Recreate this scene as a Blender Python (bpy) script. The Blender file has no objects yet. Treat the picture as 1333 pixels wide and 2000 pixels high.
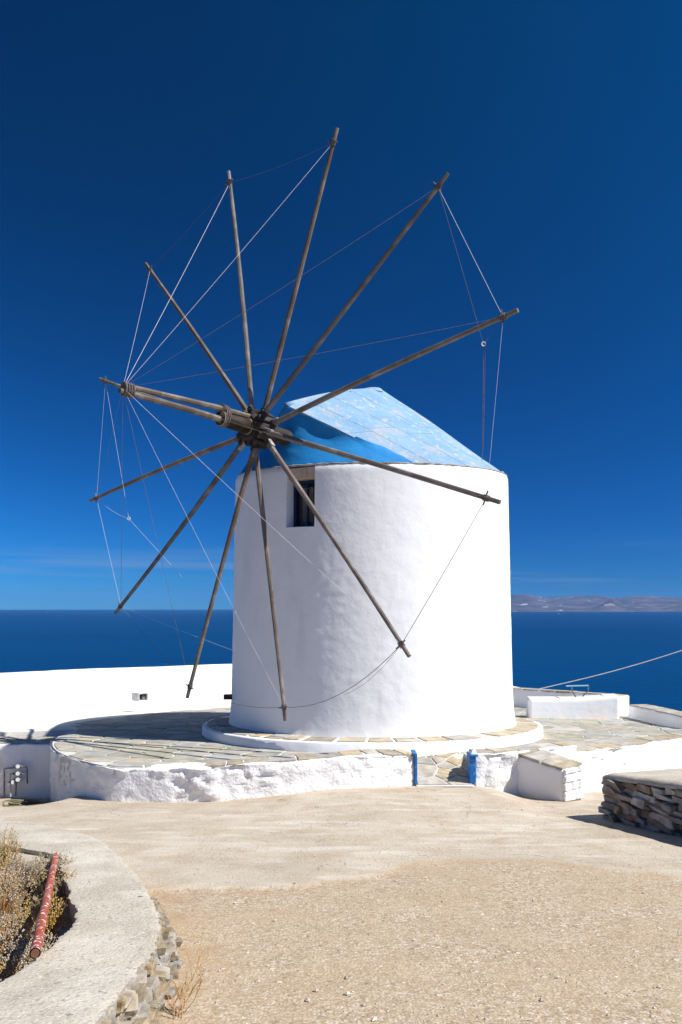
import bpy, bmesh, math, random
import numpy as np
from mathutils import Vector, Matrix, noise
random.seed(7)
S = bpy.context.scene
C = S.collection
R = math.radians
# ------------------------------------------------------------------ camera
FPX, CX, HY, CAMZ = 1580.0, 666.5, 1186.0, 1.6
cam = bpy.data.cameras.new('camera'); co = bpy.data.objects.new('camera', cam); C.objects.link(co)
co.location = (0, 0, CAMZ); co.rotation_euler = (R(90), 0, 0)
cam.sensor_fit = 'VERTICAL'; cam.sensor_height = 36.0; cam.lens = FPX / 2000 * 36
cam.shift_y = (HY - 1000) / 2000.0
cam.clip_start = 0.1; cam.clip_end = 120000
S.camera = co
# ------------------------------------------------------------------ sky and sun
SUN_AZ, SUN_EL = 108.5, 50.0          # azimuth clockwise from +Y
W = bpy.data.worlds.new('World'); S.world = W; W.use_nodes = True
wn, wl = W.node_tree.nodes, W.node_tree.links
bg = wn['Background']
sky = wn.new('ShaderNodeTexSky'); sky.sky_type = 'NISHITA'; sky.sun_disc = False
sky.sun_elevation = R(SUN_EL); sky.sun_rotation = R(SUN_AZ)
sky.altitude = 2500; sky.air_density = 1.0; sky.dust_density = 0.0; sky.ozone_density = 4.0
# the photograph was taken through a polarising filter: the sky darkens by its Rayleigh polarisation,
# P = sin^2 / (1 + cos^2) of the angle to the sun, and its contrast deepens
SKY_K = 0.1
sd = Vector((math.sin(R(SUN_AZ)) * math.cos(R(SUN_EL)), math.cos(R(SUN_AZ)) * math.cos(R(SUN_EL)), math.sin(R(SUN_EL))))
sepc = wn.new('ShaderNodeSeparateColor'); cmb = wn.new('ShaderNodeCombineColor'); wl.new(sky.outputs['Color'], sepc.inputs['Color'])
def wop(op, a, b=0.0):
    q = wn.new('ShaderNodeMath'); q.operation = op
    for s_, x in zip((0, 1), (a, b)):
        if isinstance(x, float): q.inputs[s_].default_value = x
        else: wl.new(x, q.inputs[s_])
    return q.outputs[0]
tcw = wn.new('ShaderNodeTexCoord')
dt = wn.new('ShaderNodeVectorMath'); dt.operation = 'DOT_PRODUCT'; wl.new(tcw.outputs['Generated'], dt.inputs[0]); dt.inputs[1].default_value = sd
c2 = wop('MULTIPLY', dt.outputs['Value'], dt.outputs['Value'])
pol = wop('DIVIDE', wop('SUBTRACT', 1.0, c2), wop('ADD', 1.0, c2))
for ch, gain, power, k_ in (('Red', .20, 2.0, .72), ('Green', .66, 1.14, .665), ('Blue', 1.25, 1.38, .55)):
    c_ = wop('MINIMUM', wop('MULTIPLY', sepc.outputs[ch], SKY_K), 3.0)
    c_ = wop('MULTIPLY', wop('POWER', c_, power), gain / SKY_K)
    wl.new(wop('MULTIPLY', c_, wop('SUBTRACT', 1.0, wop('MULTIPLY', pol, k_))), cmb.inputs[ch])
# faint streaks of thin cloud low over the sea
sx = wn.new('ShaderNodeSeparateXYZ'); wl.new(tcw.outputs['Generated'], sx.inputs[0])
mpw = wn.new('ShaderNodeMapping'); mpw.inputs['Scale'].default_value = (2.2, 2.2, 46); mpw.inputs['Location'].default_value = (.35, .1, 1.2); wl.new(tcw.outputs['Generated'], mpw.inputs['Vector'])
nw = wn.new('ShaderNodeTexNoise'); nw.inputs['Scale'].default_value = 1.6; nw.inputs['Detail'].default_value = 6; wl.new(mpw.outputs['Vector'], nw.inputs['Vector'])
def wrange(src, a, b, c, d):
    q = wn.new('ShaderNodeMapRange'); q.interpolation_type = 'SMOOTHSTEP'; wl.new(src, q.inputs['Value'])
    for k_, v_ in zip(('From Min', 'From Max', 'To Min', 'To Max'), (a, b, c, d)): q.inputs[k_].default_value = v_
    return q.outputs['Result']
def wmul(a, b):
    q = wn.new('ShaderNodeMath'); q.operation = 'MULTIPLY'; wl.new(a, q.inputs[0]); wl.new(b, q.inputs[1]); return q.outputs[0]
cf = wmul(wmul(wrange(sx.outputs['Z'], .004, .03, 0, 1), wrange(sx.outputs['Z'], .05, .085, 1, 0)), wrange(nw.outputs['Fac'], .46, .70, 0, .30))
cm = wn.new('ShaderNodeMix'); cm.data_type = 'RGBA'; cm.inputs['B'].default_value = (2.0, 2.8, 3.9, 1)
wl.new(cf, cm.inputs['Factor']); wl.new(cmb.outputs['Color'], cm.inputs['A'])
wl.new(cm.outputs['Result'], bg.inputs['Color'])
bg.inputs['Strength'].default_value = 0.1
sl = bpy.data.lights.new('sun', 'SUN'); so = bpy.data.objects.new('sun', sl); C.objects.link(so)
sl.energy = 5.0; sl.angle = R(0.53); sl.color = (1.0, 0.965, 0.905)
so.rotation_euler = sd.to_track_quat('Z', 'Y').to_euler(); so.location = (20, -10, 40)
vs = S.view_settings
vs.view_transform = 'Standard'; vs.look = 'None'; vs.exposure = 0.48; vs.gamma = 1.0; vs.use_curve_mapping = False
S.cycles.max_bounces = 8; S.cycles.diffuse_bounces = 6; S.cycles.volume_bounces = 0

# ------------------------------------------------------------------ helpers
def P(px, py, d): return Vector(((px - CX) / FPX * d, d, CAMZ + (HY - py) / FPX * d))
def zpx(py, d): return CAMZ + (HY - py) / FPX * d
def sm(t): t = max(0.0, min(1.0, t)); return t * t * (3 - 2 * t)
def nz(x, y, z=0.0, s=1.0): return noise.noise(Vector((x * s, y * s, z * s)))
def fbm(x, y, z, s, o=4):
    v = 0; a = 1; t = 0
    for i in range(o):
        v += a * noise.noise(Vector((x * s, y * s, z * s)) + Vector((i * 7.3, i * 3.1, 0))); t += a; a *= .5; s *= 2.03
    return v / t
def tag(o, label=None, cat=None, group=None, kind=None):
    if label: o['label'] = label
    if cat: o['category'] = cat
    if group: o['group'] = group
    if kind or cat: o['kind'] = kind or 'thing'
    return o
def obj(name, data, parent=None, mat=None):
    o = bpy.data.objects.new(name, data); C.objects.link(o)
    if mat and data and not len(data.materials): data.materials.append(mat)
    if parent: o.parent = parent
    return o
def mesh(name, v, f, mat, parent=None, smooth=False):
    m = bpy.data.meshes.new(name); m.from_pydata([tuple(p) for p in v], [], f)
    bm = bmesh.new(); bm.from_mesh(m); bmesh.ops.recalc_face_normals(bm, faces=bm.faces); bm.to_mesh(m); bm.free()
    if smooth: m.polygons.foreach_set('use_smooth', [True] * len(m.polygons))
    m.materials.append(mat)
    return obj(name, m, parent)
def empty(name, loc=(0, 0, 0)):
    o = bpy.data.objects.new(name, None); C.objects.link(o); o.location = loc; o.empty_display_size = .2
    return o
class MB:
    def __init__(s): s.v = []; s.f = []
    def add(s, v, f):
        b = len(s.v); s.v += [Vector(p) for p in v]; s.f += [tuple(b + i for i in q) for q in f]; return s
    def tube(s, pts, rad, n=6, cap=True, rot=0.0):
        pts = [Vector(p) for p in pts]; k = len(pts)
        if not hasattr(rad, '__len__'): rad = [rad] * k
        v = []; f = []; ref = None
        for i, p in enumerate(pts):
            t = (pts[min(i + 1, k - 1)] - pts[max(i - 1, 0)]).normalized()
            if ref is None: ref = Vector((0, 0, 1)) if abs(t.z) < .9 else Vector((1, 0, 0))
            a = (ref - t * ref.dot(t)).normalized(); b = t.cross(a); ref = a
            for j in range(n):
                w = rot + 2 * math.pi * j / n
                v.append(p + (a * math.cos(w) + b * math.sin(w)) * rad[i])
        for i in range(k - 1):
            for j in range(n):
                f.append((i * n + j, i * n + (j + 1) % n, (i + 1) * n + (j + 1) % n, (i + 1) * n + j))
        if cap: f += [tuple(range(n)), tuple((k - 1) * n + j for j in range(n))]
        return s.add(v, f)
    def box(s, c, dx, dy, dz, ax=None, ay=None, az=None):
        c = Vector(c); ax = Vector(ax or (1, 0, 0)); ay = Vector(ay or (0, 1, 0)); az = Vector(az or (0, 0, 1))
        v = [c + ax * (sx * dx / 2) + ay * (sy * dy / 2) + az * (sz * dz / 2) for sx in (-1, 1) for sy in (-1, 1) for sz in (-1, 1)]
        return s.add(v, [(0, 1, 3, 2), (4, 6, 7, 5), (0, 4, 5, 1), (2, 3, 7, 6), (0, 2, 6, 4), (1, 5, 7, 3)])
    def build(s, name, mat, parent=None, smooth=False, bevel=0):
        o = mesh(name, s.v, s.f, mat, parent, smooth)
        if bevel:
            bm = bmesh.new(); bm.from_mesh(o.data)
            bmesh.ops.bevel(bm, geom=list(bm.edges), offset=bevel, segments=1, affect='EDGES', clamp_overlap=True)
            bm.to_mesh(o.data); bm.free()
        return o
# ------------------------------------------------------------------ materials
def mat(name, c1, c2=None, scale=3.0, rough=.85, bump=0.0, bscale=20.0, rnd=0.0, spec=.3, detail=6, bdist=.02, lo=.35, hi=.65):
    m = bpy.data.materials.new(name); m.use_nodes = True
    n, l = m.node_tree.nodes, m.node_tree.links; b = n['Principled BSDF']
    b.inputs['Roughness'].default_value = rough; b.inputs['Specular IOR Level'].default_value = spec
    tc = n.new('ShaderNodeNewGeometry')
    pos = tc.outputs['Position']
    c2 = c2 or c1
    t = n.new('ShaderNodeTexNoise'); t.inputs['Scale'].default_value = scale; t.inputs['Detail'].default_value = detail
    l.new(pos, t.inputs['Vector'])
    r = n.new('ShaderNodeValToRGB'); r.color_ramp.elements[0].position = lo; r.color_ramp.elements[1].position = hi
    r.color_ramp.elements[0].color = (*c1, 1); r.color_ramp.elements[1].color = (*c2, 1)
    l.new(t.outputs['Fac'], r.inputs['Fac']); out = r.outputs['Color']
    if rnd:
        oi = n.new('ShaderNodeObjectInfo'); mr = n.new('ShaderNodeMapRange')
        mr.inputs['To Min'].default_value = 1 - rnd; mr.inputs['To Max'].default_value = 1 + rnd * .6
        l.new(oi.outputs['Random'], mr.inputs['Value'])
        hs = n.new('ShaderNodeHueSaturation'); l.new(out, hs.inputs['Color']); l.new(mr.outputs['Result'], hs.inputs['Value'])
        wn2 = n.new('ShaderNodeTexWhiteNoise'); wn2.noise_dimensions = '1D'; l.new(oi.outputs['Random'], wn2.inputs['W'])
        m2 = n.new('ShaderNodeMapRange'); m2.inputs['To Min'].default_value = .4; m2.inputs['To Max'].default_value = 1.5
        l.new(wn2.outputs['Value'], m2.inputs['Value']); l.new(m2.outputs['Result'], hs.inputs['Saturation'])
        out = hs.outputs['Color']
    l.new(out, b.inputs['Base Color'])
    if bump:
        t2 = n.new('ShaderNodeTexNoise'); t2.inputs['Scale'].default_value = bscale; t2.inputs['Detail'].default_value = 7
        l.new(pos, t2.inputs['Vector'])
        bp = n.new('ShaderNodeBump'); bp.inputs['Strength'].default_value = bump; bp.inputs['Distance'].default_value = bdist
        l.new(t2.outputs['Fac'], bp.inputs['Height']); l.new(bp.outputs['Normal'], b.inputs['Normal'])
    return m
def mixin(m, c, scale, lo, hi, detail=5, stretch=None, coord='Position', off=0.0):
    """lay a second noise-shaped colour over a material"""
    n, l = m.node_tree.nodes, m.node_tree.links; b = n['Principled BSDF']
    src = b.inputs['Base Color'].links[0].from_socket
    g = n.new('ShaderNodeNewGeometry'); v = g.outputs['Position']
    mp = n.new('ShaderNodeMapping'); mp.inputs['Location'].default_value = (off, off * .7, off * .3)
    if stretch: mp.inputs['Scale'].default_value = stretch
    l.new(v, mp.inputs['Vector'])
    t = n.new('ShaderNodeTexNoise'); t.inputs['Scale'].default_value = scale; t.inputs['Detail'].default_value = detail
    l.new(mp.outputs['Vector'], t.inputs['Vector'])
    r = n.new('ShaderNodeMapRange'); r.inputs['From Min'].default_value = lo; r.inputs['From Max'].default_value = hi
    l.new(t.outputs['Fac'], r.inputs['Value'])
    x = n.new('ShaderNodeMix'); x.data_type = 'RGBA'; x.inputs['B'].default_value = (*c, 1)
    l.new(r.outputs['Result'], x.inputs['Factor']); l.new(src, x.inputs['A']); l.new(x.outputs['Result'], b.inputs['Base Color'])
    return m
M = {}
M['white'] = mat('whitewash', (.86, .86, .855), (.89, .89, .885), 1.3, .9, .35, 7, bdist=.02)
mixin(M['white'], (.77, .765, .75), 1.1, .60, .78, 7, stretch=(2.2, 2.2, .35), off=5)
mixin(M['white'], (.72, .70, .66), 16, .70, .78, 6, off=2)
M['whiterough'] = mat('whitewash_rough', (.83, .83, .825), (.88, .88, .87), 3, .92, .6, 20, bdist=.025)
mixin(M['whiterough'], (.50, .46, .40), 15, .665, .72, 8)
mixin(M['whiterough'], (.70, .68, .64), 2.5, .58, .75, 7, off=6)
M['floorwhite'] = mat('white_floor', (.60, .57, .52), (.70, .68, .63), .9, .9, .2, 18)
M['mortar'] = mat('mortar', (.52, .50, .455), (.62, .60, .55), 6, .95, .3, 30)
M['slab'] = mat('slab_stone', (.30, .30, .26), (.44, .41, .34), 5, .8, .3, 25, rnd=.22)
mixin(M['slab'], (.55, .40, .27), 2.2, .58, .72)
M['coping'] = mat('coping_stone', (.32, .28, .21), (.48, .42, .33), 6, .85, .5, 25, rnd=.22)
M['stone'] = mat('dry_stone', (.24, .18, .13), (.45, .36, .285), 7, .9, .8, 22, rnd=.45)
M['stone2'] = mat('dry_stone_grey', (.30, .275, .24), (.48, .44, .385), 9, .9, .8, 22, rnd=.4)
M['conc'] = mat('old_concrete', (.42, .37, .295), (.52, .468, .385), 2.5, .95, .8, 45, bdist=.014)
mixin(M['conc'], (.58, .535, .455), 1.4, .5, .7, 8, off=8)
mixin(M['conc'], (.26, .235, .20), 30, .58, .70)
mixin(M['conc'], (.62, .59, .54), 48, .58, .68, off=4)
mixin(M['conc'], (.20, .18, .155), 90, .66, .72, off=6)
M['wood'] = mat('weathered_wood', (.115, .092, .075), (.20, .168, .142), 2.2, .85, .3, 50, rnd=.15)
mixin(M['wood'], (.30, .275, .25), 3.5, .52, .75, 8)
M['hubwood'] = mat('dark_wood', (.016, .013, .011), (.06, .05, .045), 9, .75, .6, 30)
M['wedge'] = mat('grey_wedge', (.25, .23, .21), (.42, .39, .36), 12, .85, .4, 40)
M['axle'] = mat('axle_iron', (.022, .014, .010), (.05, .034, .025), 6, .65, .2, 40, spec=.2)
M['band'] = mat('iron_band', (.22, .18, .15), (.32, .28, .24), 8, .5, .2, 40)
M['rope'] = mat('white_rope', (.62, .60, .56), (.72, .70, .66), 20, .9)
M['darkrope'] = mat('old_rope', (.13, .11, .10), (.20, .17, .15), 20, .9)
M['blue'] = mat('blue_paint', (.01, .13, .42), (.015, .17, .50), 6, .6, .2, 40)
mixin(M['blue'], (.16, .28, .45), 14, .56, .68, 8)
mixin(M['blue'], (.5, .5, .48), 22, .66, .72, 6, off=3)
M['darkblue'] = mat('navy_frame', (.008, .02, .06), (.012, .03, .08), 6, .5)
M['glass'] = mat('window_glass', (.012, .014, .018), None, 3, .08, spec=.5)
M['curtain'] = mat('curtain', (.10, .09, .085), (.15, .13, .12), 12, .9)
M['lintel'] = mat('lintel_stone', (.46, .36, .27), (.56, .45, .35), 8, .85, .4, 30)
M['pipegrey'] = mat('grey_pipe', (.10, .10, .11), (.2, .2, .21), 8, .5)
M['pale'] = mat('pale_pipe', (.5, .5, .5), (.6, .6, .6), 8, .5)
M['soil'] = mat('dry_soil', (.12, .085, .055), (.26, .19, .12), 6, .95, .8, 20)
M['straw'] = mat('dry_stem', (.25, .17, .085), (.40, .29, .155), 4, .9, rnd=.3)
M['seed'] = mat('dry_seedhead', (.34, .26, .15), (.50, .41, .27), 9, .9, rnd=.2)
M['rustbush'] = mat('rust_stem', (.32, .17, .055), (.47, .28, .11), 6, .9)
M['hole_shade'] = mat('painted_hole_shade', (.03, .03, .03), None)  # near-black colour painted in for the shade inside holes
# roof paint
M['roof'] = mat('roof_paint', (.175, .315, .465), (.235, .37, .505), 1.6, .85, .5, 16)
mixin(M['roof'], (.36, .375, .40), 1.9, .52, .72, 10)
mixin(M['roof'], (.43, .40, .375), 4.2, .60, .68, 10, off=9)
mixin(M['roof'], (.35, .455, .555), 7.5, .56, .72, 8, off=21)
mixin(M['roof'], (.13, .17, .21), 17, .655, .70, 9, off=3)
mixin(M['roof'], (.08, .26, .50), 8, .66, .74, 6, off=13)
M['cover'] = mat('blue_cover', (.008, .20, .52), (.018, .26, .60), 1.8, .7, .3, 10)
M['redpipe'] = mat('red_paint', (.31, .058, .028), (.36, .085, .045), 9, .6, .4, 40)
mixin(M['redpipe'], (.66, .62, .58), 30, .565, .62, 8)
M['rust'] = mat('rust', (.12, .05, .03), (.2, .09, .05), 30, .9)

# ------------------------------------------------------------------ layout
CM = Vector((.664, 17.73, 0))                       # mill axis
YAW, TILT = R(38.8), R(2.4)
NH = Vector((-math.sin(YAW), -math.cos(YAW), 0)); U = Vector((math.cos(YAW), -math.sin(YAW), 0))
N = Vector((-math.sin(YAW) * math.cos(TILT), -math.cos(YAW) * math.cos(TILT), math.sin(TILT)))
V = U.cross(N); V = V if V.z > 0 else -V
def zT(y): return -.89 - .04 * (y - 12.5)           # paved terrace
SL = .115
def apron_edge(x): return np.interp(x, AX, AY)
def bedmask(x, y):
    yi = np.interp(x, [-6, -3.8, -3.33, -2.77, -2.44, -1.71], [10, 8.75, 8.4, 7.94, 7.1, 5.19])
    if x > -1.85: return 0.0
    return sm((-1.85 - x) / .2) * sm((yi - .25 - y) / .25)
def base_ground(x, y):
    z = -SL * y
    z += .19 * sm((y - 9.5) / 3.6) * sm((x + 2.6) / 3.0) * (1 - sm((x - 2.2) / .9))
    z -= .40 * sm((y - 11.6) / 3.5) * sm((-4.3 - x) / .7)
    return z
pts = [(250, 1752), (310, 1739), (440, 1739), (560, 1736), (640, 1723), (720, 1712), (800, 1690), (850, 1686), (940, 1680), (1050, 1683), (1200, 1700), (1400, 1720)]
AX = []; AY = []
for px, py in pts:
    d = 1.6 / ((py - HY) / FPX - SL); AX.append((px - CX) / FPX * d); AY.append(d)

# ------------------------------------------------------------------ sea, islands, hillside
SEAZ = -100.0
def disc(name, r_list, z, seg, m):
    v = [(0, 0, z)]; f = []
    for r in r_list:
        v += [(r * math.sin(2 * math.pi * i / seg), r * math.cos(2 * math.pi * i / seg), z) for i in range(seg)]
    f += [(0, 1 + i, 1 + (i + 1) % seg) for i in range(seg)]
    for k in range(len(r_list) - 1):
        a, b = 1 + k * seg, 1 + (k + 1) * seg
        f += [(a + i, b + i, b + (i + 1) % seg, a + (i + 1) % seg) for i in range(seg)]
    return mesh(name, v, f, m)
ms = mat('sea_water', (.0, .036, .118), (.0, .044, .138), .0006, .4, spec=.04)
n_, l_ = ms.node_tree.nodes, ms.node_tree.links
g_ = n_.new('ShaderNodeNewGeometry'); w1 = n_.new('ShaderNodeTexNoise'); w1.inputs['Scale'].default_value = .03; w1.inputs['Detail'].default_value = 8
l_.new(g_.outputs['Position'], w1.inputs['Vector'])
bp_ = n_.new('ShaderNodeBump'); bp_.inputs['Strength'].default_value = .5; bp_.inputs['Distance'].default_value = 3.0
l_.new(w1.outputs['Fac'], bp_.inputs['Height']); l_.new(bp_.outputs['Normal'], n_['Principled BSDF'].inputs['Normal'])
mixin(ms, (.0, .033, .110), .0011, .48, .70, 7, stretch=(.35, 2.2, 1))
mixin(ms, (.0, .050, .150), .004, .56, .76, 8, stretch=(.22, 1.6, 1), off=50)
sea = disc('sea', [200, 800, 3000, 9000, 20000, 36000], SEAZ, 192, ms)
tag(sea, 'deep blue open sea reaching the horizon', kind='structure')

mi = mat('island_rock', (.05, .042, .048), (.125, .105, .11), .0018, .95, detail=9)
mixin(mi, (.05, .055, .05), .0011, .5, .62, 8)
mixin(mi, (.42, .39, .38), .0021, .635, .68, 8, off=300)
def island(name, x0, x1, d0, d1, prof, label, seed):
    nx, ny = 220, 46; v = []; f = []
    for j in range(ny):
        t = j / (ny - 1); d = d0 + (d1 - d0) * t
        for i in range(nx):
            s = i / (nx - 1); x = (x0 + (x1 - x0) * s) * d / d0
            h = np.interp(s, [p[0] for p in prof], [p[1] for p in prof])
            e = sm(min(s, 1 - s) / .05)
            k = max(0.0, math.sin(math.pi * min(1, t * .62))) ** .9
            q = fbm(x / 1000 + seed, d / 1000, 0, .75, 6)
            v.append((x, d, SEAZ - 6 + e * k * h * max(0.03, .86 + .95 * q)))
    for j in range(ny - 1):
        for i in range(nx - 1):
            a = j * nx + i; f.append((a, a + 1, a + nx + 1, a + nx))
    return tag(mesh(name, v, f, mi, smooth=True), label, kind='structure')
island('island_hills', 2500, 13500, 21500, 27500,
       [(0, 150), (.12, 420), (.22, 500), (.30, 470), (.42, 420), (.5, 450), (.6, 380), (.72, 300), (.86, 260), (1, 60)],
       'hazy mauve hills of a distant island on the horizon', 3.3)
island('island_hills', 3300, 9800, 18500, 20800,
       [(0, 40), (.1, 90), (.25, 70), (.38, 130), (.45, 330), (.50, 150), (.56, 190), (.62, 60), (.8, 300), (.9, 240), (1, 120)],
       'low coastal headlands with pale cliffs before the distant island', 8.1)

mh = mat('hillside_scrub', (.16, .12, .07), (.26, .20, .12), .6, .95, .6, 3)
v = []; f = []; RR = [8.6, 10, 12, 16, 30, 60, 120, 220, 320]; ZZ = [-2.6, -3.4, -4.6, -6.8, -14, -29, -58, -104, -150]
for r, z in zip(RR, ZZ):
    for i in range(96):
        a = 2 * math.pi * i / 96
        # rises behind the camera, falls to the sea ahead
        back = sm((-math.cos(a) - .35) / .5)
        zz = z * (1 - back) + back * (-2.4 - .01 * r)
        v.append((CM.x + r * math.sin(a) * 1.05, CM.y + r * math.cos(a), zz + (fbm(r * math.sin(a), r * math.cos(a), 0, .12) * .08 * r if r > 12 else 0)))
for k in range(len(RR) - 1):
    for i in range(96):
        f.append((k * 96 + i, k * 96 + (i + 1) % 96, (k + 1) * 96 + (i + 1) % 96, (k + 1) * 96 + i))
tag(mesh('hillside', v, f, mh, smooth=True), 'dry scrub hillside falling to the sea below the terrace', kind='structure')

# ------------------------------------------------------------------ road
xs = np.concatenate([np.arange(-12, -4.6, .3), np.arange(-4.6, 5.4, .045), np.arange(5.4, 12, .3)])
ys = np.concatenate([np.arange(-6, 3, .3), np.arange(3, 14.2, .045), np.arange(14.2, 17.2, .15)])
nx, ny = len(xs), len(ys)
co_ = np.zeros((ny, nx, 3)); ap = np.zeros((ny, nx)); du = np.zeros((ny, nx))
for j, y in enumerate(ys):
    for i, x in enumerate(xs):
        z = base_ground(x, y)
        e = y - apron_edge(x) + .16 * nz(x, y, 0, 1.6) + .09 * nz(x, y, 3, 5) + .04 * nz(x, y, 9, 15)
        soft = .06 + .25 * sm((x + .9) / 1.2) + .7 * sm((x - .5) / 1.6)
        a = sm(e / soft + .5); hgt = .02 * (1 - sm((x - .3) / 1.4))
        z += a * hgt + .012 * nz(x, y, 0, 1.1) + .004 * nz(x, y, 5, 6)
        z -= .55 * bedmask(x, y)
        if abs(x) > 5.4 or y > 14.2 or y < 3: z -= .0
        co_[j, i] = (x, y, z); ap[j, i] = a
        wall_d = abs(x - np.interp(y, [3, 5, 5.96, 7.17, 9.15], [-1.0, -1.1, -1.42, -1.87, -2.76]))
        dd = max(0, 1 - wall_d / .55) * (1 if y < 6.5 else max(0, 1 - (y - 6.5) / 1.5))
        dd = max(dd, .75 * max(0, 1 - abs(e + .05) / .22) * (.4 + .6 * sm((x - .2) / 1.2)))
        dd = max(dd, .5 * sm((y - 11) / 1.5) * (nz(x, y, 1, .8) + .4))
        du[j, i] = min(1, dd)
idx = np.arange(nx * ny).reshape(ny, nx)
fc = np.stack([idx[:-1, :-1], idx[:-1, 1:], idx[1:, 1:], idx[1:, :-1]], -1).reshape(-1, 4)
m = bpy.data.meshes.new('road'); m.vertices.add(nx * ny); m.vertices.foreach_set('co', co_.ravel())
m.loops.add(fc.size); m.loops.foreach_set('vertex_index', fc.ravel().astype(np.int32))
m.polygons.add(len(fc)); m.polygons.foreach_set('loop_start', np.arange(0, fc.size, 4, dtype=np.int32))
m.update(calc_edges=True); m.validate()
m.polygons.foreach_set('use_smooth', [True] * len(m.polygons))
for nm, arr in (('apron', ap), ('dust', du)):
    at = m.attributes.new(nm, 'FLOAT', 'POINT'); at.data.foreach_set('value', arr.ravel().astype(np.float32))
mr = bpy.data.materials.new('road_concrete'); mr.use_nodes = True
n, l = mr.node_tree.nodes, mr.node_tree.links; b = n['Principled BSDF']; b.inputs['Roughness'].default_value = .95; b.inputs['Specular IOR Level'].default_value = .15
geo = n.new('ShaderNodeNewGeometry')
def noise_(s, d=6, off=0):
    t = n.new('ShaderNodeTexNoise'); t.inputs['Scale'].default_value = s; t.inputs['Detail'].default_value = d
    mp = n.new('ShaderNodeMapping'); mp.inputs['Location'].default_value = (off, off, 0); l.new(geo.outputs['Position'], mp.inputs['Vector'])
    l.new(mp.outputs['Vector'], t.inputs['Vector']); return t.outputs['Fac']
def ramp_(src, stops):
    r = n.new('ShaderNodeValToRGB'); e = r.color_ramp.elements
    e[0].position, e[0].color = stops[0][0], (*stops[0][1], 1); e[1].position, e[1].color = stops[-1][0], (*stops[-1][1], 1)
    for p, c in stops[1:-1]: q = e.new(p); q.color = (*c, 1)
    l.new(src, r.inputs['Fac']); return r.outputs['Color']
def mix_(fac, a, bb, mode='MIX'):
    x = n.new('ShaderNodeMix'); x.data_type = 'RGBA'; x.blend_type = mode
    if isinstance(fac, float): x.inputs['Factor'].default_value = fac
    else: l.new(fac, x.inputs['Factor'])
    for s, q in (('A', a), ('B', bb)):
        if isinstance(q, tuple): x.inputs[s].default_value = (*q, 1)
        else: l.new(q, x.inputs[s])
    return x.outputs['Result']
def mrange_(src, a, bq, c=0., d=1.):
    r = n.new('ShaderNodeMapRange'); l.new(src, r.inputs['Value'])
    for k, q in zip(('From Min', 'From Max', 'To Min', 'To Max'), (a, bq, c, d)): r.inputs[k].default_value = q
    return r.outputs['Result']
def attr_(nm): a = n.new('ShaderNodeAttribute'); a.attribute_name = nm; return a.outputs['Fac']
def vor_(s):
    t = n.new('ShaderNodeTexVoronoi'); t.inputs['Scale'].default_value = s; l.new(geo.outputs['Position'], t.inputs['Vector']); return t
big = noise_(.7, 8)
peb = vor_(44.); pebb = vor_(90.); pebl = vor_(17.)
def red_(v_): q = n.new('ShaderNodeSeparateColor'); l.new(v_.outputs['Color'], q.inputs['Color']); return q.outputs['Red']
def mul_(a, b_):
    q = n.new('ShaderNodeMath'); q.operation = 'MULTIPLY'; l.new(a, q.inputs[0])
    if isinstance(b_, float): q.inputs[1].default_value = b_
    else: l.new(b_, q.inputs[1])
    return q.outputs[0]
r1, r2, r3 = red_(peb), red_(pebb), red_(pebl)
tan = ramp_(big, [(.3, (.375, .28, .178)), (.5, (.425, .325, .215)), (.7, (.47, .375, .26))])
tan = mix_(mrange_(noise_(2.6, 8, 14), .45, .65, 0., .7), tan, (.50, .41, .29))
tan = mix_(mrange_(noise_(5.5, 6, 24), .55, .70, 0., .55), tan, (.33, .245, .16))
pcol = ramp_(r1, [(0., (.19, .14, .09)), (.30, (.35, .26, .165)), (.7, (.48, .385, .275)), (.9, (.60, .53, .43)), (1., (.72, .68, .61))])
pcol2 = ramp_(r2, [(0., (.23, .165, .11)), (.5, (.385, .29, .195)), (.85, (.52, .43, .325)), (1., (.68, .62, .54))])
tan = mix_(mrange_(noise_(1.6, 5, 5), .36, .64, .15, .8), tan, pcol)
tan = mix_(.38, tan, pcol2)
big_st = mul_(mrange_(r3, .86, .90, 0., 1.), mrange_(pebl.outputs['Distance'], .34, .22, 0., 1.))
tan = mix_(mul_(big_st, .75), tan, ramp_(r3, [(.86, (.24, .19, .14)), (.93, (.50, .43, .35)), (1., (.66, .62, .57))]))
apc = ramp_(noise_(1.1, 9, 9), [(.3, (.40, .35, .28)), (.5, (.475, .42, .335)), (.7, (.52, .47, .39))])
st_ = n.new('ShaderNodeMapping'); st_.inputs['Scale'].default_value = (.45, 1.6, 1); l.new(geo.outputs['Position'], st_.inputs['Vector'])
sn_ = n.new('ShaderNodeTexNoise'); sn_.inputs['Scale'].default_value = 2.2; sn_.inputs['Detail'].default_value = 10; l.new(st_.outputs['Vector'], sn_.inputs['Vector'])
apc = mix_(mrange_(sn_.outputs['Fac'], .52, .64, 0., .75), apc, (.60, .555, .48))
apc = mix_(mrange_(noise_(1.7, 5, 2), .42, .66, .08, .5), apc, pcol2)
apc = mix_(mrange_(noise_(3.0, 8, 31), .54, .66, 0., .42), apc, (.38, .29, .195))
col = mix_(attr_('apron'), tan, apc)
dus = n.new('ShaderNodeMath'); dus.operation = 'MULTIPLY'; l.new(attr_('dust'), dus.inputs[0]); l.new(mrange_(noise_(3.5, 7, 3), .34, .64, 0., .8), dus.inputs[1])
col = mix_(dus.outputs[0], col, (.385, .245, .125))
col = mix_(mrange_(noise_(16, 5, 21), .64, .72, 0., .6), col, (.19, .15, .11))
vc = n.new('ShaderNodeTexVoronoi'); vc.feature = 'DISTANCE_TO_EDGE'; vc.inputs['Scale'].default_value = .42
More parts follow.
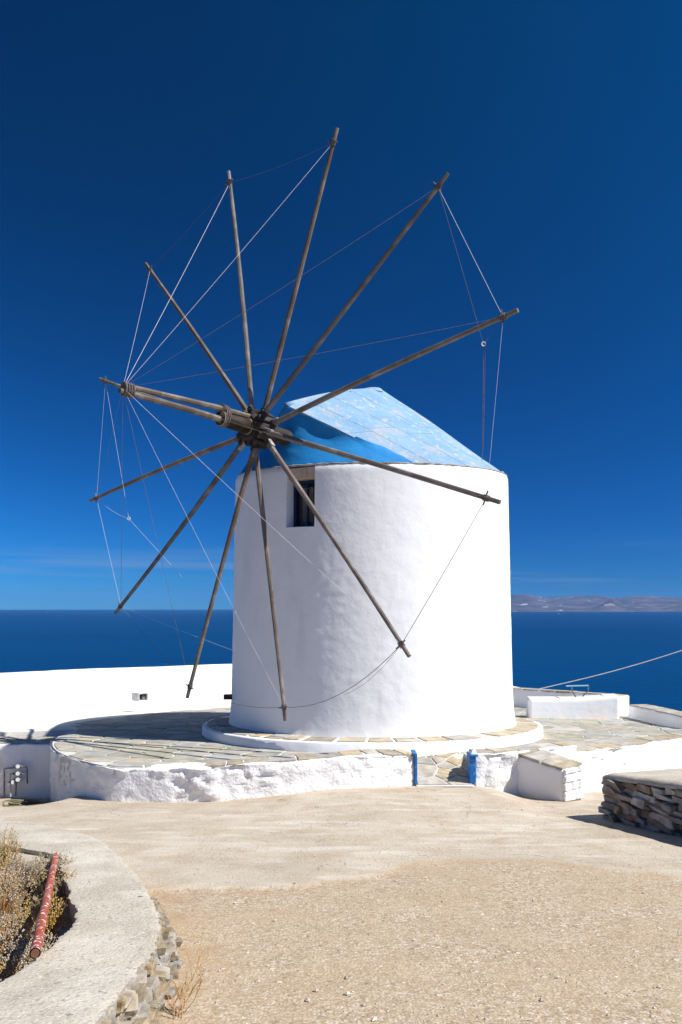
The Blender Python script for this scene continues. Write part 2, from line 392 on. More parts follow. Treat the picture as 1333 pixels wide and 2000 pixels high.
wv = n.new('ShaderNodeVectorMath'); wv.operation = 'MULTIPLY_ADD'; tn = n.new('ShaderNodeTexNoise'); tn.inputs['Scale'].default_value = 2.5; tn.inputs['Detail'].default_value = 5
l.new(geo.outputs['Position'], tn.inputs['Vector']); l.new(tn.outputs['Color'], wv.inputs[0]); wv.inputs[1].default_value = (.7, .7, 0); l.new(geo.outputs['Position'], wv.inputs[2]); l.new(wv.outputs[0], vc.inputs['Vector'])
crk = mul_(mul_(mrange_(vc.outputs['Distance'], .0, .006, 1., 0.), attr_('apron')), mrange_(noise_(.9, 3, 44), .45, .6, 0., .7))
col = mix_(crk, col, (.16, .12, .085))
l.new(col, b.inputs['Base Color'])
bp = n.new('ShaderNodeBump'); bp.inputs['Strength'].default_value = .6; bp.inputs['Distance'].default_value = .012
hm = n.new('ShaderNodeMath'); hm.operation = 'MULTIPLY_ADD'; hm.inputs[1].default_value = .6
l.new(mul_(r1, mrange_(peb.outputs['Distance'], .1, .5, 1., 0.)), hm.inputs[0]); l.new(noise_(26, 9), hm.inputs[2])
hm2 = n.new('ShaderNodeMath'); hm2.operation = 'ADD'; l.new(hm.outputs[0], hm2.inputs[0]); l.new(mul_(big_st, .9), hm2.inputs[1])
l.new(hm2.outputs[0], bp.inputs['Height']); l.new(bp.outputs['Normal'], b.inputs['Normal'])
m.materials.append(mr)
tag(obj('road', m), 'sloping sandy concrete road with pale apron before the gate', kind='structure')

# loose pebbles on the road
mb = MB()
for k in range(900):
    y = 3.7 + 9 * random.random() ** 1.6; x = random.uniform(-1.0, min(5, .45 * y))
    s = random.uniform(.003, .009) * (2.0 if random.random() < .07 else 1)
    z = base_ground(x, y) + .012 * nz(x, y, 0, 1.1) + .004 * nz(x, y, 5, 6) + (.02 * (1 - sm((x - .3) / 1.4)) if y > apron_edge(x) else 0)
    o8 = [(1, 0, 0), (0, 1, 0), (-1, 0, 0), (0, -1, 0), (0, 0, .7), (0, 0, -.7)]
    c = Vector((x, y, z + s * .4)); q = Matrix.Rotation(random.random() * 6, 3, 'Z')
    mb.add([c + q @ Vector(p) * s * random.uniform(.7, 1.3) for p in o8], [(0, 1, 4), (1, 2, 4), (2, 3, 4), (3, 0, 4), (1, 0, 5), (2, 1, 5), (3, 2, 5), (0, 3, 5)])
tag(mb.build('gravel', mat('pebble', (.3, .24, .18), (.66, .60, .52), 9, .9)), 'loose pebbles strewn over the road', 'gravel', kind='stuff')

# ------------------------------------------------------------------ swept walls
def resample(path, step):
    p = np.array(path, float); d = np.r_[0, np.cumsum(np.hypot(*(p[1:, :2] - p[:-1, :2]).T))]
    k = max(2, int(d[-1] / step) + 1); t = np.linspace(0, d[-1], k)
    return np.stack([np.interp(t, d, p[:, c]) for c in range(p.shape[1])], 1)
def catmull(path, sub=6):
    p = [np.array(q, float) for q in path]; p = [2 * p[0] - p[1]] + p + [2 * p[-1] - p[-2]]; out = []
    for i in range(1, len(p) - 2):
        for k in range(sub):
            t = k / sub
            out.append(.5 * (2 * p[i] + (p[i + 1] - p[i - 1]) * t + (2 * p[i - 1] - 5 * p[i] + 4 * p[i + 1] - p[i + 2]) * t * t + (3 * p[i] - p[i - 1] - 3 * p[i + 1] + p[i + 2]) * t ** 3))
    out.append(p[-2]); return out
def sweep(name, path, thick, m, side=1, amp=.01, freq=3., step=.08, nv=10, nt=6, rnd=.03, parent=None, batter=0.0, crag=0.0, smooth=True, seed=0):
    """path rows: x, y, ztop, zbase of the face; thickness grows to the left (side=1) or right of the path"""
    q = resample(path, step); k = len(q)
    tg = np.gradient(q[:, :2], axis=0); tg /= np.linalg.norm(tg, axis=1)[:, None] + 1e-9
    nr = np.stack([-tg[:, 1], tg[:, 0]], 1) * side
    prof = [(-1, i / nv * .97) for i in range(nv)] + [(-.7, 1.)]
    v = []; rows = None
    for i in range(k):
        x, y, zt, zb = q[i]; ring = []
        for r in range(nv + 1):
            t = r / nv; off = -batter * (1 - t); z = zb + (zt - zb) * t - (rnd if r == nv else 0)
            ring.append((off, z, 0))
        ring.append((rnd * .35, zt - rnd * .3, 1))
        for r in range(nt + 1):
            ring.append((rnd + (thick - 2 * rnd) * r / nt, zt, 1))
        ring.append((thick - rnd * .35, zt - rnd * .3, 1))
        for r in range(nv, -1, -1):
            t = r / nv; ring.append((thick, zb + (zt - zb) * t - (rnd if r == nv else 0), 2))
        rows = len(ring)
        for off, z, s in ring:
            px, py = x + nr[i][0] * off, y + nr[i][1] * off
            a = amp * fbm(px + seed, py, z, freq, 4)
            if crag and s == 0:
                hz_ = (z - zb) / max(.05, zt - zb)
                q_ = Vector((px * 3.2 + py * 1.1 + seed, py * 3.2 - px * .4, z * 7.5)); dd_, pp_ = noise.voronoi(q_)
                cell = noise.cell(pp_[0] * 7.7); k_ = max(0.0, min(1.2, .45 + 1.5 * noise.noise(Vector((px * .9 + seed, py * .9, 4)))))
                fine = noise.noise(Vector((px * 13 + seed, py * 13, z * 15)))
                a += crag * (.55 * sm((dd_[1] - dd_[0]) * 2.4) + .45 * (cell - .5) + .16 * fine - .25) * (.22 + .78 * k_) * (.45 + .7 * sm(hz_ * 1.3 - .2))
            if s == 0: px -= nr[i][0] * a; py -= nr[i][1] * a
            elif s == 1: z += a * (1 + (1.2 if crag else 0)) if not crag else amp * 1.2 * fbm(px, py, 3, freq * 1.4, 3)
            else: px += nr[i][0] * a; py += nr[i][1] * a
            v.append((px, py, z))
    f = []
    for i in range(k - 1):
        for r in range(rows - 1):
            f.append((i * rows + r, i * rows + r + 1, (i + 1) * rows + r + 1, (i + 1) * rows + r))
    f += [tuple(range(rows)), tuple((k - 1) * rows + r for r in range(rows))]
    return mesh(name, v, f, m, parent, smooth)
def autosmooth(o, ang=50):
    bm = bmesh.new(); bm.from_mesh(o.data)
    for e in bm.edges:
        if len(e.link_faces) == 2 and e.calc_face_angle(0) > R(ang): e.smooth = False
    bm.to_mesh(o.data); bm.free(); return o
def clip(poly, p, nrm):
    out = []; k = len(poly)
    for i in range(k):
        a, b = poly[i], poly[(i + 1) % k]
        da = (a[0] - p[0]) * nrm[0] + (a[1] - p[1]) * nrm[1]; db = (b[0] - p[0]) * nrm[0] + (b[1] - p[1]) * nrm[1]
        if da <= 0: out.append(a)
        if (da < 0 < db) or (db < 0 < da):
            t = da / (da - db); out.append((a[0] + (b[0] - a[0]) * t, a[1] + (b[1] - a[1]) * t))
    return out
def inset(poly, d):
    k = len(poly); c = (sum(p[0] for p in poly) / k, sum(p[1] for p in poly) / k); out = list(poly)
    for i in range(k):
        a, b = poly[i], poly[(i + 1) % k]; ex, ey = b[0] - a[0], b[1] - a[1]; L = math.hypot(ex, ey)
        if L < 1e-6: continue
        nx_, ny_ = ey / L, -ex / L
        if (c[0] - a[0]) * nx_ + (c[1] - a[1]) * ny_ > 0: nx_, ny_ = -nx_, -ny_
        out = clip(out, (a[0] - nx_ * d, a[1] - ny_ * d), (nx_, ny_))
        if len(out) < 3: return []
    # drop near-duplicate corners
    r = []
    for p in out:
        if not r or math.hypot(p[0] - r[-1][0], p[1] - r[-1][1]) > .012: r.append(p)
    return r if len(r) > 2 else []
def slab_geo(poly, zf, th, bev=.012):
    k = len(poly); c = (sum(p[0] for p in poly) / k, sum(p[1] for p in poly) / k)
    def sh(p, d):
        L = math.hypot(p[0] - c[0], p[1] - c[1]) + 1e-6; t = max(0, 1 - d / L); return (c[0] + (p[0] - c[0]) * t, c[1] + (p[1] - c[1]) * t)
    dz = random.uniform(-.006, .006)
    v = [(p[0], p[1], zf(*p) - th) for p in poly] + [(p[0], p[1], zf(*p) - bev * .6 + dz) for p in poly] + [(*sh(p, bev), zf(*sh(p, bev)) + dz) for p in poly]
    f = [tuple(2 * k + i for i in range(k))]
    for i in range(k):
        j = (i + 1) % k; f += [(i, j, k + j, k + i), (k + i, k + j, 2 * k + j, 2 * k + i)]
    return v, f
def coping(parent, path, off0, off1, zf, m, lo=.3, hi=.6, side=1, th=.05, gap=.012, name='coping_stone'):
    q = resample(path, .03); tg = np.gradient(q[:, :2], axis=0); tg /= np.linalg.norm(tg, axis=1)[:, None]
    nr = np.stack([-tg[:, 1], tg[:, 0]], 1) * side
    L = len(q) * .03; s = 0.02; last = None
    while s < L - .1:
        e = min(L - .02, s + random.uniform(lo, hi)); i0, i1 = int(s / .03), min(len(q) - 1, int(e / .03))
        if i1 - i0 < 3: break
        sk0, sk1 = random.uniform(-.03, .03), random.uniform(-.03, .03)
        def pt(i, o, sk): return (q[i][0] + nr[i][0] * o + tg[i][0] * sk, q[i][1] + nr[i][1] * o + tg[i][1] * sk)
        mid = (i0 + i1) // 2
        a = off0 + random.uniform(0, .03); bq = off1 - random.uniform(0, .04)
        poly = [pt(i0, a, sk0), pt(mid, a - random.uniform(0, .02), 0), pt(i1, a, sk1), pt(i1, bq, -sk1), pt(mid, bq + random.uniform(-.02, .02), 0), pt(i0, bq, -sk0)]
        v, f = slab_geo(poly, zf, th); mesh(name, v, f, m, parent)
        s = e + gap

# --- front retaining wall, curved left end, up to the gate
A = []
R_T = 6.62
for a in np.linspace(96, 40, 24):                     # arc round the mill, angle from camera side to the left
    aa = R(a); A.append((CM.x - R_T * math.sin(aa), CM.y - R_T * math.cos(aa)))
front = [(p[0], p[1]) for p in A] + [(-3.0, 12.56), (-2.4, 12.5), (-1.8, 12.5), (-.9, 12.62), (0, 12.82), (.7, 13.04), (1.2, 13.26)]
front = [tuple(p) for p in catmull(front, 4)]
def front_top(x, y): return max(zT(y) - .035, np.interp(x, [-3.4, -2.3, -.6, .3, 1.2], [zT(y) - .035, zpx(1498, 12.5), zpx(1485, 12.68), zpx(1475, 12.9), zpx(1475, 13.26)]))
FT = [(x, y, front_top(x, y), base_ground(x, y) - .25) for x, y in front]
w = sweep('terrace_wall', FT, .36, M['whiterough'], 1, .035, 1.6, .045, 16, 6, .03, crag=.075)
tag(w, 'curved rough whitewashed retaining wall under the paved terrace, ending at the blue gate jamb', 'wall')
coping(w, [(x, y) for x, y in front if x > -2.2], .015, .44, lambda x, y: front_top(x, y) + .022, M['coping'], .25, .55)
# --- gate jambs
def jamb(px0, px1, py0, py1, d, label, dirx):
    r = empty('gate_jamb', P((px0 + px1) / 2, py1, d)); tag(r, label, 'gate jamb')
    x0, x1 = (px0 - CX) / FPX * d, (px1 - CX) / FPX * d; z0, z1 = zpx(py1, d), zpx(py0, d)
    loc = r.location
    a = MB(); a.box(Vector(((x0 + x1) / 2, d + .16, (z0 + z1) / 2)) - loc, x1 - x0, .34, z1 - z0); a.build('board', M['blue'], r, bevel=.006)
    a = MB(); a.box(Vector(((x0 + x1) / 2 + dirx * .02, d + .14, z1 + .014)) - loc, (x1 - x0) + .025, .37, .03); a.build('cap', M['blue'], r, bevel=.005)
    return r
jamb(810, 815.5, 1474, 1536, 13.24, 'blue painted gate jamb on the end of the curved terrace wall', -1)
jamb(918, 930, 1477, 1529, 13.24, 'blue painted gate jamb beside the short white wall', 1)
# --- short wall to the right of the gate
GW = [(2.19, 13.28), (2.5, 13.3), (2.95, 13.42), (3.5, 13.75), (4.1, 14.05)]
w = sweep('gate_wall', [(x, y, zpx(1472, 13.3), base_ground(x, y) - .35) for x, y in GW], .34, M['whiterough'], 1, .03, 2.4, .05, 12, 5, .03, crag=.075, seed=4)
tag(w, 'short rough whitewashed wall between the gate and the projecting wing wall', 'wall')
coping(w, GW, .04, .42, lambda x, y: zpx(1472, 13.3) + .022, M['coping'], .3, .6)
a = MB(); c = P(925.5, 1474, 13.32); hw = .055
a.add([c + Vector((-hw, -hw, 0)), c + Vector((hw, -hw, 0)), c + Vector((hw, hw, 0)), c + Vector((-hw, hw, 0)), c + Vector((.01, 0, .15))], [(0, 1, 4), (1, 2, 4), (2, 3, 4), (3, 0, 4), (0, 1, 2, 3)])
a.build('finial', M['white'], w)
# --- wing wall projecting toward the road
f0, f1 = Vector((2.82, 13.62)), Vector((3.49, 12.75))
WG = [(f0.x, f0.y, zpx(1468, 13.62), -1.75), (3.15, 13.2, zpx(1485, 13.2), -1.72), (f1.x, f1.y, zpx(1504, 12.75), -1.7)]
w = sweep('wing_wall', WG, .50, M['white'], 1, .035, 2.6, .04, 12, 6, .035)
tag(w, 'low white wing wall with stone slab top, projecting onto the road by the gate', 'wall')
tdir = (f1 - f0).normalized(); wn_ = Vector((-tdir.y, tdir.x))
coping(w, [(p[0], p[1]) for p in WG], -.015, .50, lambda x, y: np.interp(y, [12.75, 13.2, 13.62], [WG[2][2], WG[1][2], WG[0][2]]) + .028, M['coping'], .22, .34)
zr = base_ground(3.6, 12.8)
rowz = zr + .0
for r_, (hh, splits) in enumerate([(.17, [0, .28, .5]), (.13, [0, .2, .37, .5]), (.13, [0, .31, .5]), (.09, [0, .15, .36, .5])]):
    for s0, s1 in zip(splits[:-1], splits[1:]):
        cc = f1 + wn_ * ((s0 + s1) / 2) + tdir * .02
        q = MB().box((cc.x, cc.y, rowz + hh / 2), s1 - s0 - .015, .07, hh - .015, (wn_.x, wn_.y, 0), (tdir.x, tdir.y, 0))
        for v_ in q.v: v_ += Vector((random.uniform(-.012, .012), random.uniform(-.012, .012), random.uniform(-.01, .01)))
        q.build('painted_stone', M['whiterough'], w, bevel=.014)
    rowz += hh
# --- right retaining wall, battered
RW = [(3.62, 13.75, zpx(1473, 14.0), -1.75), (4.0, 14.05, zpx(1471, 14.05), -1.75), (4.9, 14.6, zpx(1462, 14.6), -1.8), (5.9, 15.3, zpx(1450, 15.3), -1.85), (6.9, 15.9, zpx(1440, 15.9), -1.9), (8.6, 16.6, zpx(1440, 15.9), -1.9)]
w = sweep('retaining_wall', RW, .4, M['whiterough'], 1, .04, 1.8, .045, 20, 5, .04, batter=.18, crag=.13, seed=11)
tag(w, 'rough sloping whitewashed retaining wall behind the dry stone wall', 'wall')
rwz = lambda x, y: np.interp(x, [p[0] for p in RW], [p[2] for p in RW]) + .025
coping(w, [(p[0], p[1]) for p in RW[:-1]], .02, .45, rwz, M['coping'], .3, .65)

# ------------------------------------------------------------------ terrace
TR = 6.585
poly_t = []
def rim(a): return TR + .62 * sm((a - 93) / 9)
for a in np.linspace(180, 40, 56):
    poly_t.append((CM.x - rim(a) * math.sin(R(a)), CM.y - rim(a) * math.cos(R(a))))
poly_t += [(-3.0, 12.63), (-2.4, 12.56), (-1.8, 12.6), (-.9, 12.85), (0, 13.08), (.7, 13.28), (1.22, 13.5), (1.23, 14.3), (2.17, 14.3), (2.18, 13.5), (2.9, 13.8), (3.9, 14.35), (4.9, 14.9), (5.9, 15.6), (6.9, 16.2), (8.4, 16.9), (8.6, 19), (8.1, 21.2), (6.5, 22.6), (5.2, 24.2), (3, 25.3)]
bm = bmesh.new(); vv = [bm.verts.new((x, y, zT(y) - .014)) for x, y in poly_t]; fa = bm.faces.new(vv)
ex = bmesh.ops.extrude_face_region(bm, geom=[fa]); bmesh.ops.translate(bm, verts=[e for e in ex['geom'] if isinstance(e, bmesh.types.BMVert)], vec=(0, 0, -.6))
bmesh.ops.recalc_face_normals(bm, faces=bm.faces)
m = bpy.data.meshes.new('terrace'); bm.to_mesh(m); bm.free(); m.materials.append(M['mortar'])
terrace = tag(obj('terrace', m), 'terrace paved with irregular grey stone slabs round the windmill', kind='structure')
def inside(x, y, poly):
    r = False; j = len(poly) - 1
    for i in range(len(poly)):
        xi, yi = poly[i]; xj, yj = poly[j]
        if (yi > y) != (yj > y) and x < (xj - xi) * (y - yi) / (yj - yi) + xi: r = not r
        j = i
    return r
rng = random.Random(3); sites = []
ca, sa = math.cos(R(24)), math.sin(R(24))
for i in range(-26, 27):
    for j in range(-26, 27):
        gx, gy = (i + (.5 if j % 2 else 0)) * .74 + rng.uniform(-.15, .15), j * .5 + rng.uniform(-.11, .11)
        sites.append((CM.x + gx * ca - gy * sa, CM.y + gx * sa + gy * ca))
S_ = np.array(sites); cand = []
pt_ = poly_t
for i, (x, y) in enumerate(sites):
    r = math.hypot(x - CM.x, y - CM.y)
    if r < 3.2 or y < 12 or not inside(x, y, poly_t): continue
    if r < 8.5 and y > 21.0 and abs(x - .95 * y / 17) < 2.9: continue      # hidden behind the mill
    d2 = ((S_ - (x, y)) ** 2).sum(1); nb = np.argsort(d2)[1:14]
    poly = [(x - 1, y - 1), (x + 1, y - 1), (x + 1, y + 1), (x - 1, y + 1)]
    for k in nb:
        qx, qy = S_[k]; poly = clip(poly, ((x + qx) / 2, (y + qy) / 2), (qx - x, qy - y))
    for (ax, ay), (bx, by) in zip(poly_t, poly_t[1:] + poly_t[:1]):
        if math.hypot((ax + bx) / 2 - x, (ay + by) / 2 - y) > 2.2: continue
        ex_, ey_ = bx - ax, by - ay
        t = ((x - ax) * ex_ + (y - ay) * ey_) / (ex_ * ex_ + ey_ * ey_ + 1e-9)
        if -.3 < t < 1.3:
            n0 = (ey_, -ex_)
            if (x - ax) * n0[0] + (y - ay) * n0[1] > 0: n0 = (-n0[0], -n0[1])
            L_ = math.hypot(*n0); poly = clip(poly, (ax - n0[0] / L_ * .02, ay - n0[1] / L_ * .02), n0)
        if len(poly) < 3: break
    if len(poly) < 3: continue
    poly = inset(poly, rng.uniform(.010, .022))
    if len(poly) < 3: continue
    d = y; cand.append((d, poly))
cand.sort(key=lambda c: c[0])
zf = lambda x, y: zT(y)
rest = MB()
cand.sort(key=lambda c: -len(c[1]) * 0 + (c[0] if c[0] < 22 else c[0] + 5))
for k, (d, poly) in enumerate(cand):
    v, f = slab_geo(poly, zf, .05)
    if k < 300: mesh('paving_stone', v, f, M['slab'], terrace)
    else: rest.add(v, f)
if rest.v: tag(rest.build('paving_stones', M['slab'], terrace), kind='stuff')
# ramp through the gate
v = []; f = []; gx0, gx1 = 1.23, 2.17; ry = np.linspace(13.12, 14.4, 14)
def rampz(y): return np.interp(y, [13.1, 13.3, 14.25, 14.5], [base_ground(1.7, 13.1) + .02, base_ground(1.7, 13.25) + .045, zT(14.25) - .012, zT(14.4)])
for y in ry:
    for x in np.linspace(gx0, gx1, 10): v.append((x, y, rampz(y) - .012))
for j in range(13):
    for i in range(9): f.append((j * 10 + i, j * 10 + i + 1, j * 10 + 11 + i, j * 10 + 10 + i))
ramp = tag(mesh('gate_ramp', v, f, M['mortar'], None, True), 'short paved ramp rising through the gate to the terrace', kind='structure')
rs = [(random.uniform(gx0, gx1), random.uniform(13.25, 14.3)) for _ in range(14)]
RS = np.array(rs)
for i, (x, y) in enumerate(rs):
    poly = [(gx0 + .01, 13.2), (gx1 - .01, 13.2), (gx1 - .01, 14.38), (gx0 + .01, 14.38)]
    for k, (qx, qy) in enumerate(rs):
        if k != i: poly = clip(poly, ((x + qx) / 2, (y + qy) / 2), (qx - x, qy - y))
        if len(poly) < 3: break
    poly = inset(poly, .012) if len(poly) > 2 else []
    if len(poly) > 2:
        v, f = slab_geo(poly, lambda a, b: rampz(b) + .004, .03); mesh('paving_stone', v, f, M['coping'], ramp)

# ------------------------------------------------------------------ white floor and parapets behind
BW = [(-13.0, 17.0), (-10.3, 18.0), (-8.6, 19.5), (-7.2, 21.6), (-5.75, 23.5), (-3.4, 25.3), (-.5, 26.4), (2.4, 26.2), (4.2, 25.2), (5.25, 24.0)]
BWc = catmull(BW, 5)
def back_top(x): return float(np.interp(x, [-12, -8.3, -5.5, -3.4, 0, 5.2], [zpx(1322, 19), zpx(1318, 19.6), zpx(1306, 23.4), zpx(1298, 25.3), -.3, zpx(1346, 24)]))
w = sweep('parapet_wall', [(p[0], p[1], back_top(p[0]), -1.9) for p in BWc], .45, M['white'], 1, .02, 1.2, .12, 8, 5, .05, seed=20)
tag(w, 'long white parapet wall curving behind the windmill against the sea', 'wall')
pw = w
zF = lambda x, y: zT(y) - .02
fl = [(-13.0, 17.2), (-7.3, 17.45), (CM.x - 6.52 * math.sin(R(93)), CM.y - 6.52 * math.cos(R(93)))]
fl += [(CM.x - (rim(a) - .02) * math.sin(R(a)), CM.y - (rim(a) - .02) * math.cos(R(a))) for a in range(96, 181, 4)]
fl += [(.6, 26.4)] + [(p[0], p[1] + .1) for p in reversed(BWc[:len(BWc) * 6 // 9]) if p[0] < .4]
bm = bmesh.new(); vv = [bm.verts.new((x, y, zF(x, y))) for x, y in fl]; fa = bm.faces.new(vv)
ex = bmesh.ops.extrude_face_region(bm, geom=[fa]); bmesh.ops.translate(bm, verts=[e for e in ex['geom'] if isinstance(e, bmesh.types.BMVert)], vec=(0, 0, -.5))
bmesh.ops.recalc_face_normals(bm, faces=bm.faces); m = bpy.data.meshes.new('upper_floor'); bm.to_mesh(m); bm.free(); m.materials.append(M['floorwhite'])
tag(obj('upper_floor', m), 'whitewashed floor between the paved terrace and the parapet', kind='structure')
# drain opening in the parapet
dc = P(274, 1361, 22.5); dr = Vector((.62, .78, 0)).normalized(); dn = Vector((dr.y, -dr.x, 0))
dro = empty('drain_box', dc - Vector((0, 0, .09))); tag(dro, 'small square drain outlet at the foot of the white parapet', 'drain')
a = MB()
for s in (-1, 1): a.box(Vector((0, 0, .09)) + dr * s * .15, .03, .3, .2, dr, dn)
a.box((0, 0, .195), .33, .3, .03, dr, dn); a.build('surround', M['pale'], dro)
a = MB(); a.box(Vector((0, 0, .09)) - dn * .04, .27, .2, .17, dr, dn); a.build('opening', M['hole_shade'], dro)  # solid block; the drain's inner shade is put into its dark colour
a = MB(); a.box(Vector((0, 0, .07)) + dr * .06 + dn * .07, .12, .03, .14, dr, dn); a.build('flap', M['pipegrey'], dro)
# stone band and lower left wall with meters
LW = [(-9.9, 16.4), (-7.6, 16.4), (-6.6, 16.4), (-5.6, 16.4)]
w = sweep('meter_wall', [(x, y, zpx(1454, 16.4), -2.7) for x, y in LW], .4, M['whiterough'], 1, .03, 2, .06, 16, 5, .03, crag=.02, seed=31)
tag(w, 'white wall with water meters beside the rounded end of the terrace', 'wall')
zl = zpx(1454, 16.4)
m = MB(); m.box((-8.0, 17.05, zl - .24), 4.4, .95, .46); lf = tag(m.build('lower_floor', M['mortar']), 'narrow lower paving strip above the meter wall', kind='structure')
rs = [(random.uniform(-8.9, -5.8), random.uniform(16.45, 17.4)) for _ in range(24)]
for i, (x, y) in enumerate(rs):
    poly = [(-9.0, 16.44), (-5.75, 16.44), (-5.9, 17.42), (-9.0, 17.42)]
    for k, (qx, qy) in enumerate(rs):
        if k != i: poly = clip(poly, ((x + qx) / 2, (y + qy) / 2), (qx - x, qy - y))
        if len(poly) < 3: break
    poly = inset(poly, .014) if len(poly) > 2 else []
    if len(poly) > 2:
        v, f = slab_geo(poly, lambda a, b: zl + .012, .03); mesh('paving_stone', v, f, M['slab'], lf)
# right-hand parapets
RB = [(5.0, 24.1, zpx(1346, 24), -1.6), (5.7, 23.5, zpx(1349, 23.5), -1.6), (6.5, 22.5, zpx(1353, 22.5), -1.6), (7.15, 21.0, zpx(1360, 21), -1.6)]
w = sweep('sea_wall', [tuple(p) for p in catmull(RB, 4)], .42, M['white'], 1, .012, 2, .08, 8, 5, .02, seed=41)
tag(w, 'low curved white wall behind the white bench block, facing the sea', 'wall')
coping(w, [(p[0], p[1]) for p in RB], .02, .42, lambda x, y: float(np.interp(y, [21, 22.5, 23.5, 24.1], [zpx(1360, 21), zpx(1353, 22.5), zpx(1349, 23.5), zpx(1346, 24)])) + .022, M['coping'], .4, .7)
bt = zpx(1366, 20.4)
BB = [(4.78, 20.5, bt, -1.5), (5.8, 20.42, bt, -1.5), (6.98, 20.3, zpx(1360, 20.3), -1.5)]
w = sweep('bench_block', BB, .55, M['white'], 1, .012, 2, .06, 8, 6, .03, seed=44)
tag(w, 'straight white masonry bench block at the terrace edge with a bent metal frame on top', 'bench')
coping(w, [(p[0], p[1]) for p in BB], .06, .52, lambda x, y: float(np.interp(x, [4.78, 5.8, 6.98], [bt, bt, BB[2][2]])) + .018, M['floorwhite'], .4, .8)
# metal frame
r = empty('metal_frame', P(1130, 1360, 20.7)); tag(r, 'thin bent metal frame standing on the white bench block', 'metal frame'); L0 = r.location
g = lambda px, py: P(px, py, 20.7) - L0
MB().tube([g(1106, 1340), g(1150, 1339)], .018, 6).build('top_bar', mat('pale_blue_metal', (.25, .42, .55), None, 5, .5), r)
MB().tube([g(1117, 1340), g(1118, 1351), g(1122, 1357), g(1126, 1363)], .016, 6).build('leg', M['pipegrey'], r)
MB().tube([g(1150, 1339), g(1149, 1350), g(1142, 1356), g(1137, 1363)], .016, 6).build('leg', M['pipegrey'], r)
# far right wall
FR = [(7.32, 20.6, zpx(1378, 20.6), -1.6), (7.38, 19.6, zpx(1384, 19.6), -1.6), (7.45, 18.6, zpx(1393, 18.6), -1.6), (7.62, 17.9, zpx(1402, 17.9), -1.6)]
w = sweep('end_wall', FR, .5, M['white'], 1, .015, 2, .08, 8, 5, .03, seed=51)
tag(w, 'white wall with slab top at the right end of the terrace', 'wall')
coping(w, [(p[0], p[1]) for p in FR], .0, .5, lambda x, y: float(np.interp(y, [17.9, 18.6, 19.6, 20.6], [p[2] for p in FR[::-1]])) + .024, M['coping'], .35, .6)
# cable from the sea wall
c0 = P(1052, 1346, 24.0); c1 = P(1420, 1241, 22.0); pts = [c0.lerp(c1, t) - Vector((0, 0, .10 * math.sin(math.pi * t))) for t in np.linspace(0, 1, 12)]
r = tag(MB().tube(pts, .014, 5).build('cable', M['rope']), 'thin pale cable rising from the sea wall', 'cable')
post = MB(); post.tube([Vector((c1.x, c1.y, -2.5)), Vector((c1.x, c1.y, c1.z + .2))], .09, 8)
tag(post.build('cable_post', M['wood']), 'wooden post holding the pale cable', 'post')

# ------------------------------------------------------------------ plinth
R0, R1, RS_ = 3.05, 2.94, 3.64
def zS(y): return zT(y) + .19
def zB(y): return zS(y) + .03
v = []; f = []; n_s = 180
for i in range(n_s):
    a = 2 * math.pi * i / n_s; s, c = math.sin(a), -math.cos(a)
    k = .02 * fbm(s * 3, c * 3, 0, 1.6)
    for rr, dz in ((RS_ + .02 + k, -.35), (RS_ + .015 + k, -.03), (RS_ - .01 + k, -.006 + .02 * nz(s * 9, c * 9)), (RS_ - .07, -.006), (R0 - .25, .02)):
        y = CM.y + rr * c; v.append((CM.x + rr * s, y, zS(y) + dz))
for i in range(n_s):
    j = (i + 1) % n_s
    for q in range(4): f.append((i * 5 + q, j * 5 + q, j * 5 + q + 1, i * 5 + q + 1))
pl = tag(mesh('plinth', v, f, M['white'], None, True), 'round white edged stone plinth at the foot of the windmill', 'plinth')
a = -104.0
while a < 104:
    e = a + random.uniform(5, 10.5); gp = .45
    def q(ang, rr): y = CM.y - rr * math.cos(R(ang)); return (CM.x + rr * math.sin(R(ang)), y)
    j = lambda: random.uniform(-.6, .6)
    if random.random() < .72:
        pl_ = [[q(a + gp + j(), RS_ - .09), q((a + e) / 2, RS_ - .075), q(e - gp + j(), RS_ - .09), q(e - gp, R0 - .1), q(a + gp, R0 - .1)]]
    else:
        mid = random.uniform(.4, .6); rm = R0 + (RS_ - R0) * mid
        pl_ = [[q(a + gp, RS_ - .09), q((a + e) / 2, RS_ - .075), q(e - gp, RS_ - .09), q(e - gp, rm + .03), q(a + gp, rm)], [q(a + gp, rm - .03), q(e - gp, rm), q(e - gp, R0 - .1), q(a + gp, R0 - .1)]]
    for pp in pl_:
        v, f = slab_geo(pp, lambda x, y: zS(y) + .012 + .02 * (RS_ - math.hypot(x - CM.x, y - CM.y)) / .6, .03)
        mesh('paving_stone', v, f, M['coping'], pl)
    a = e

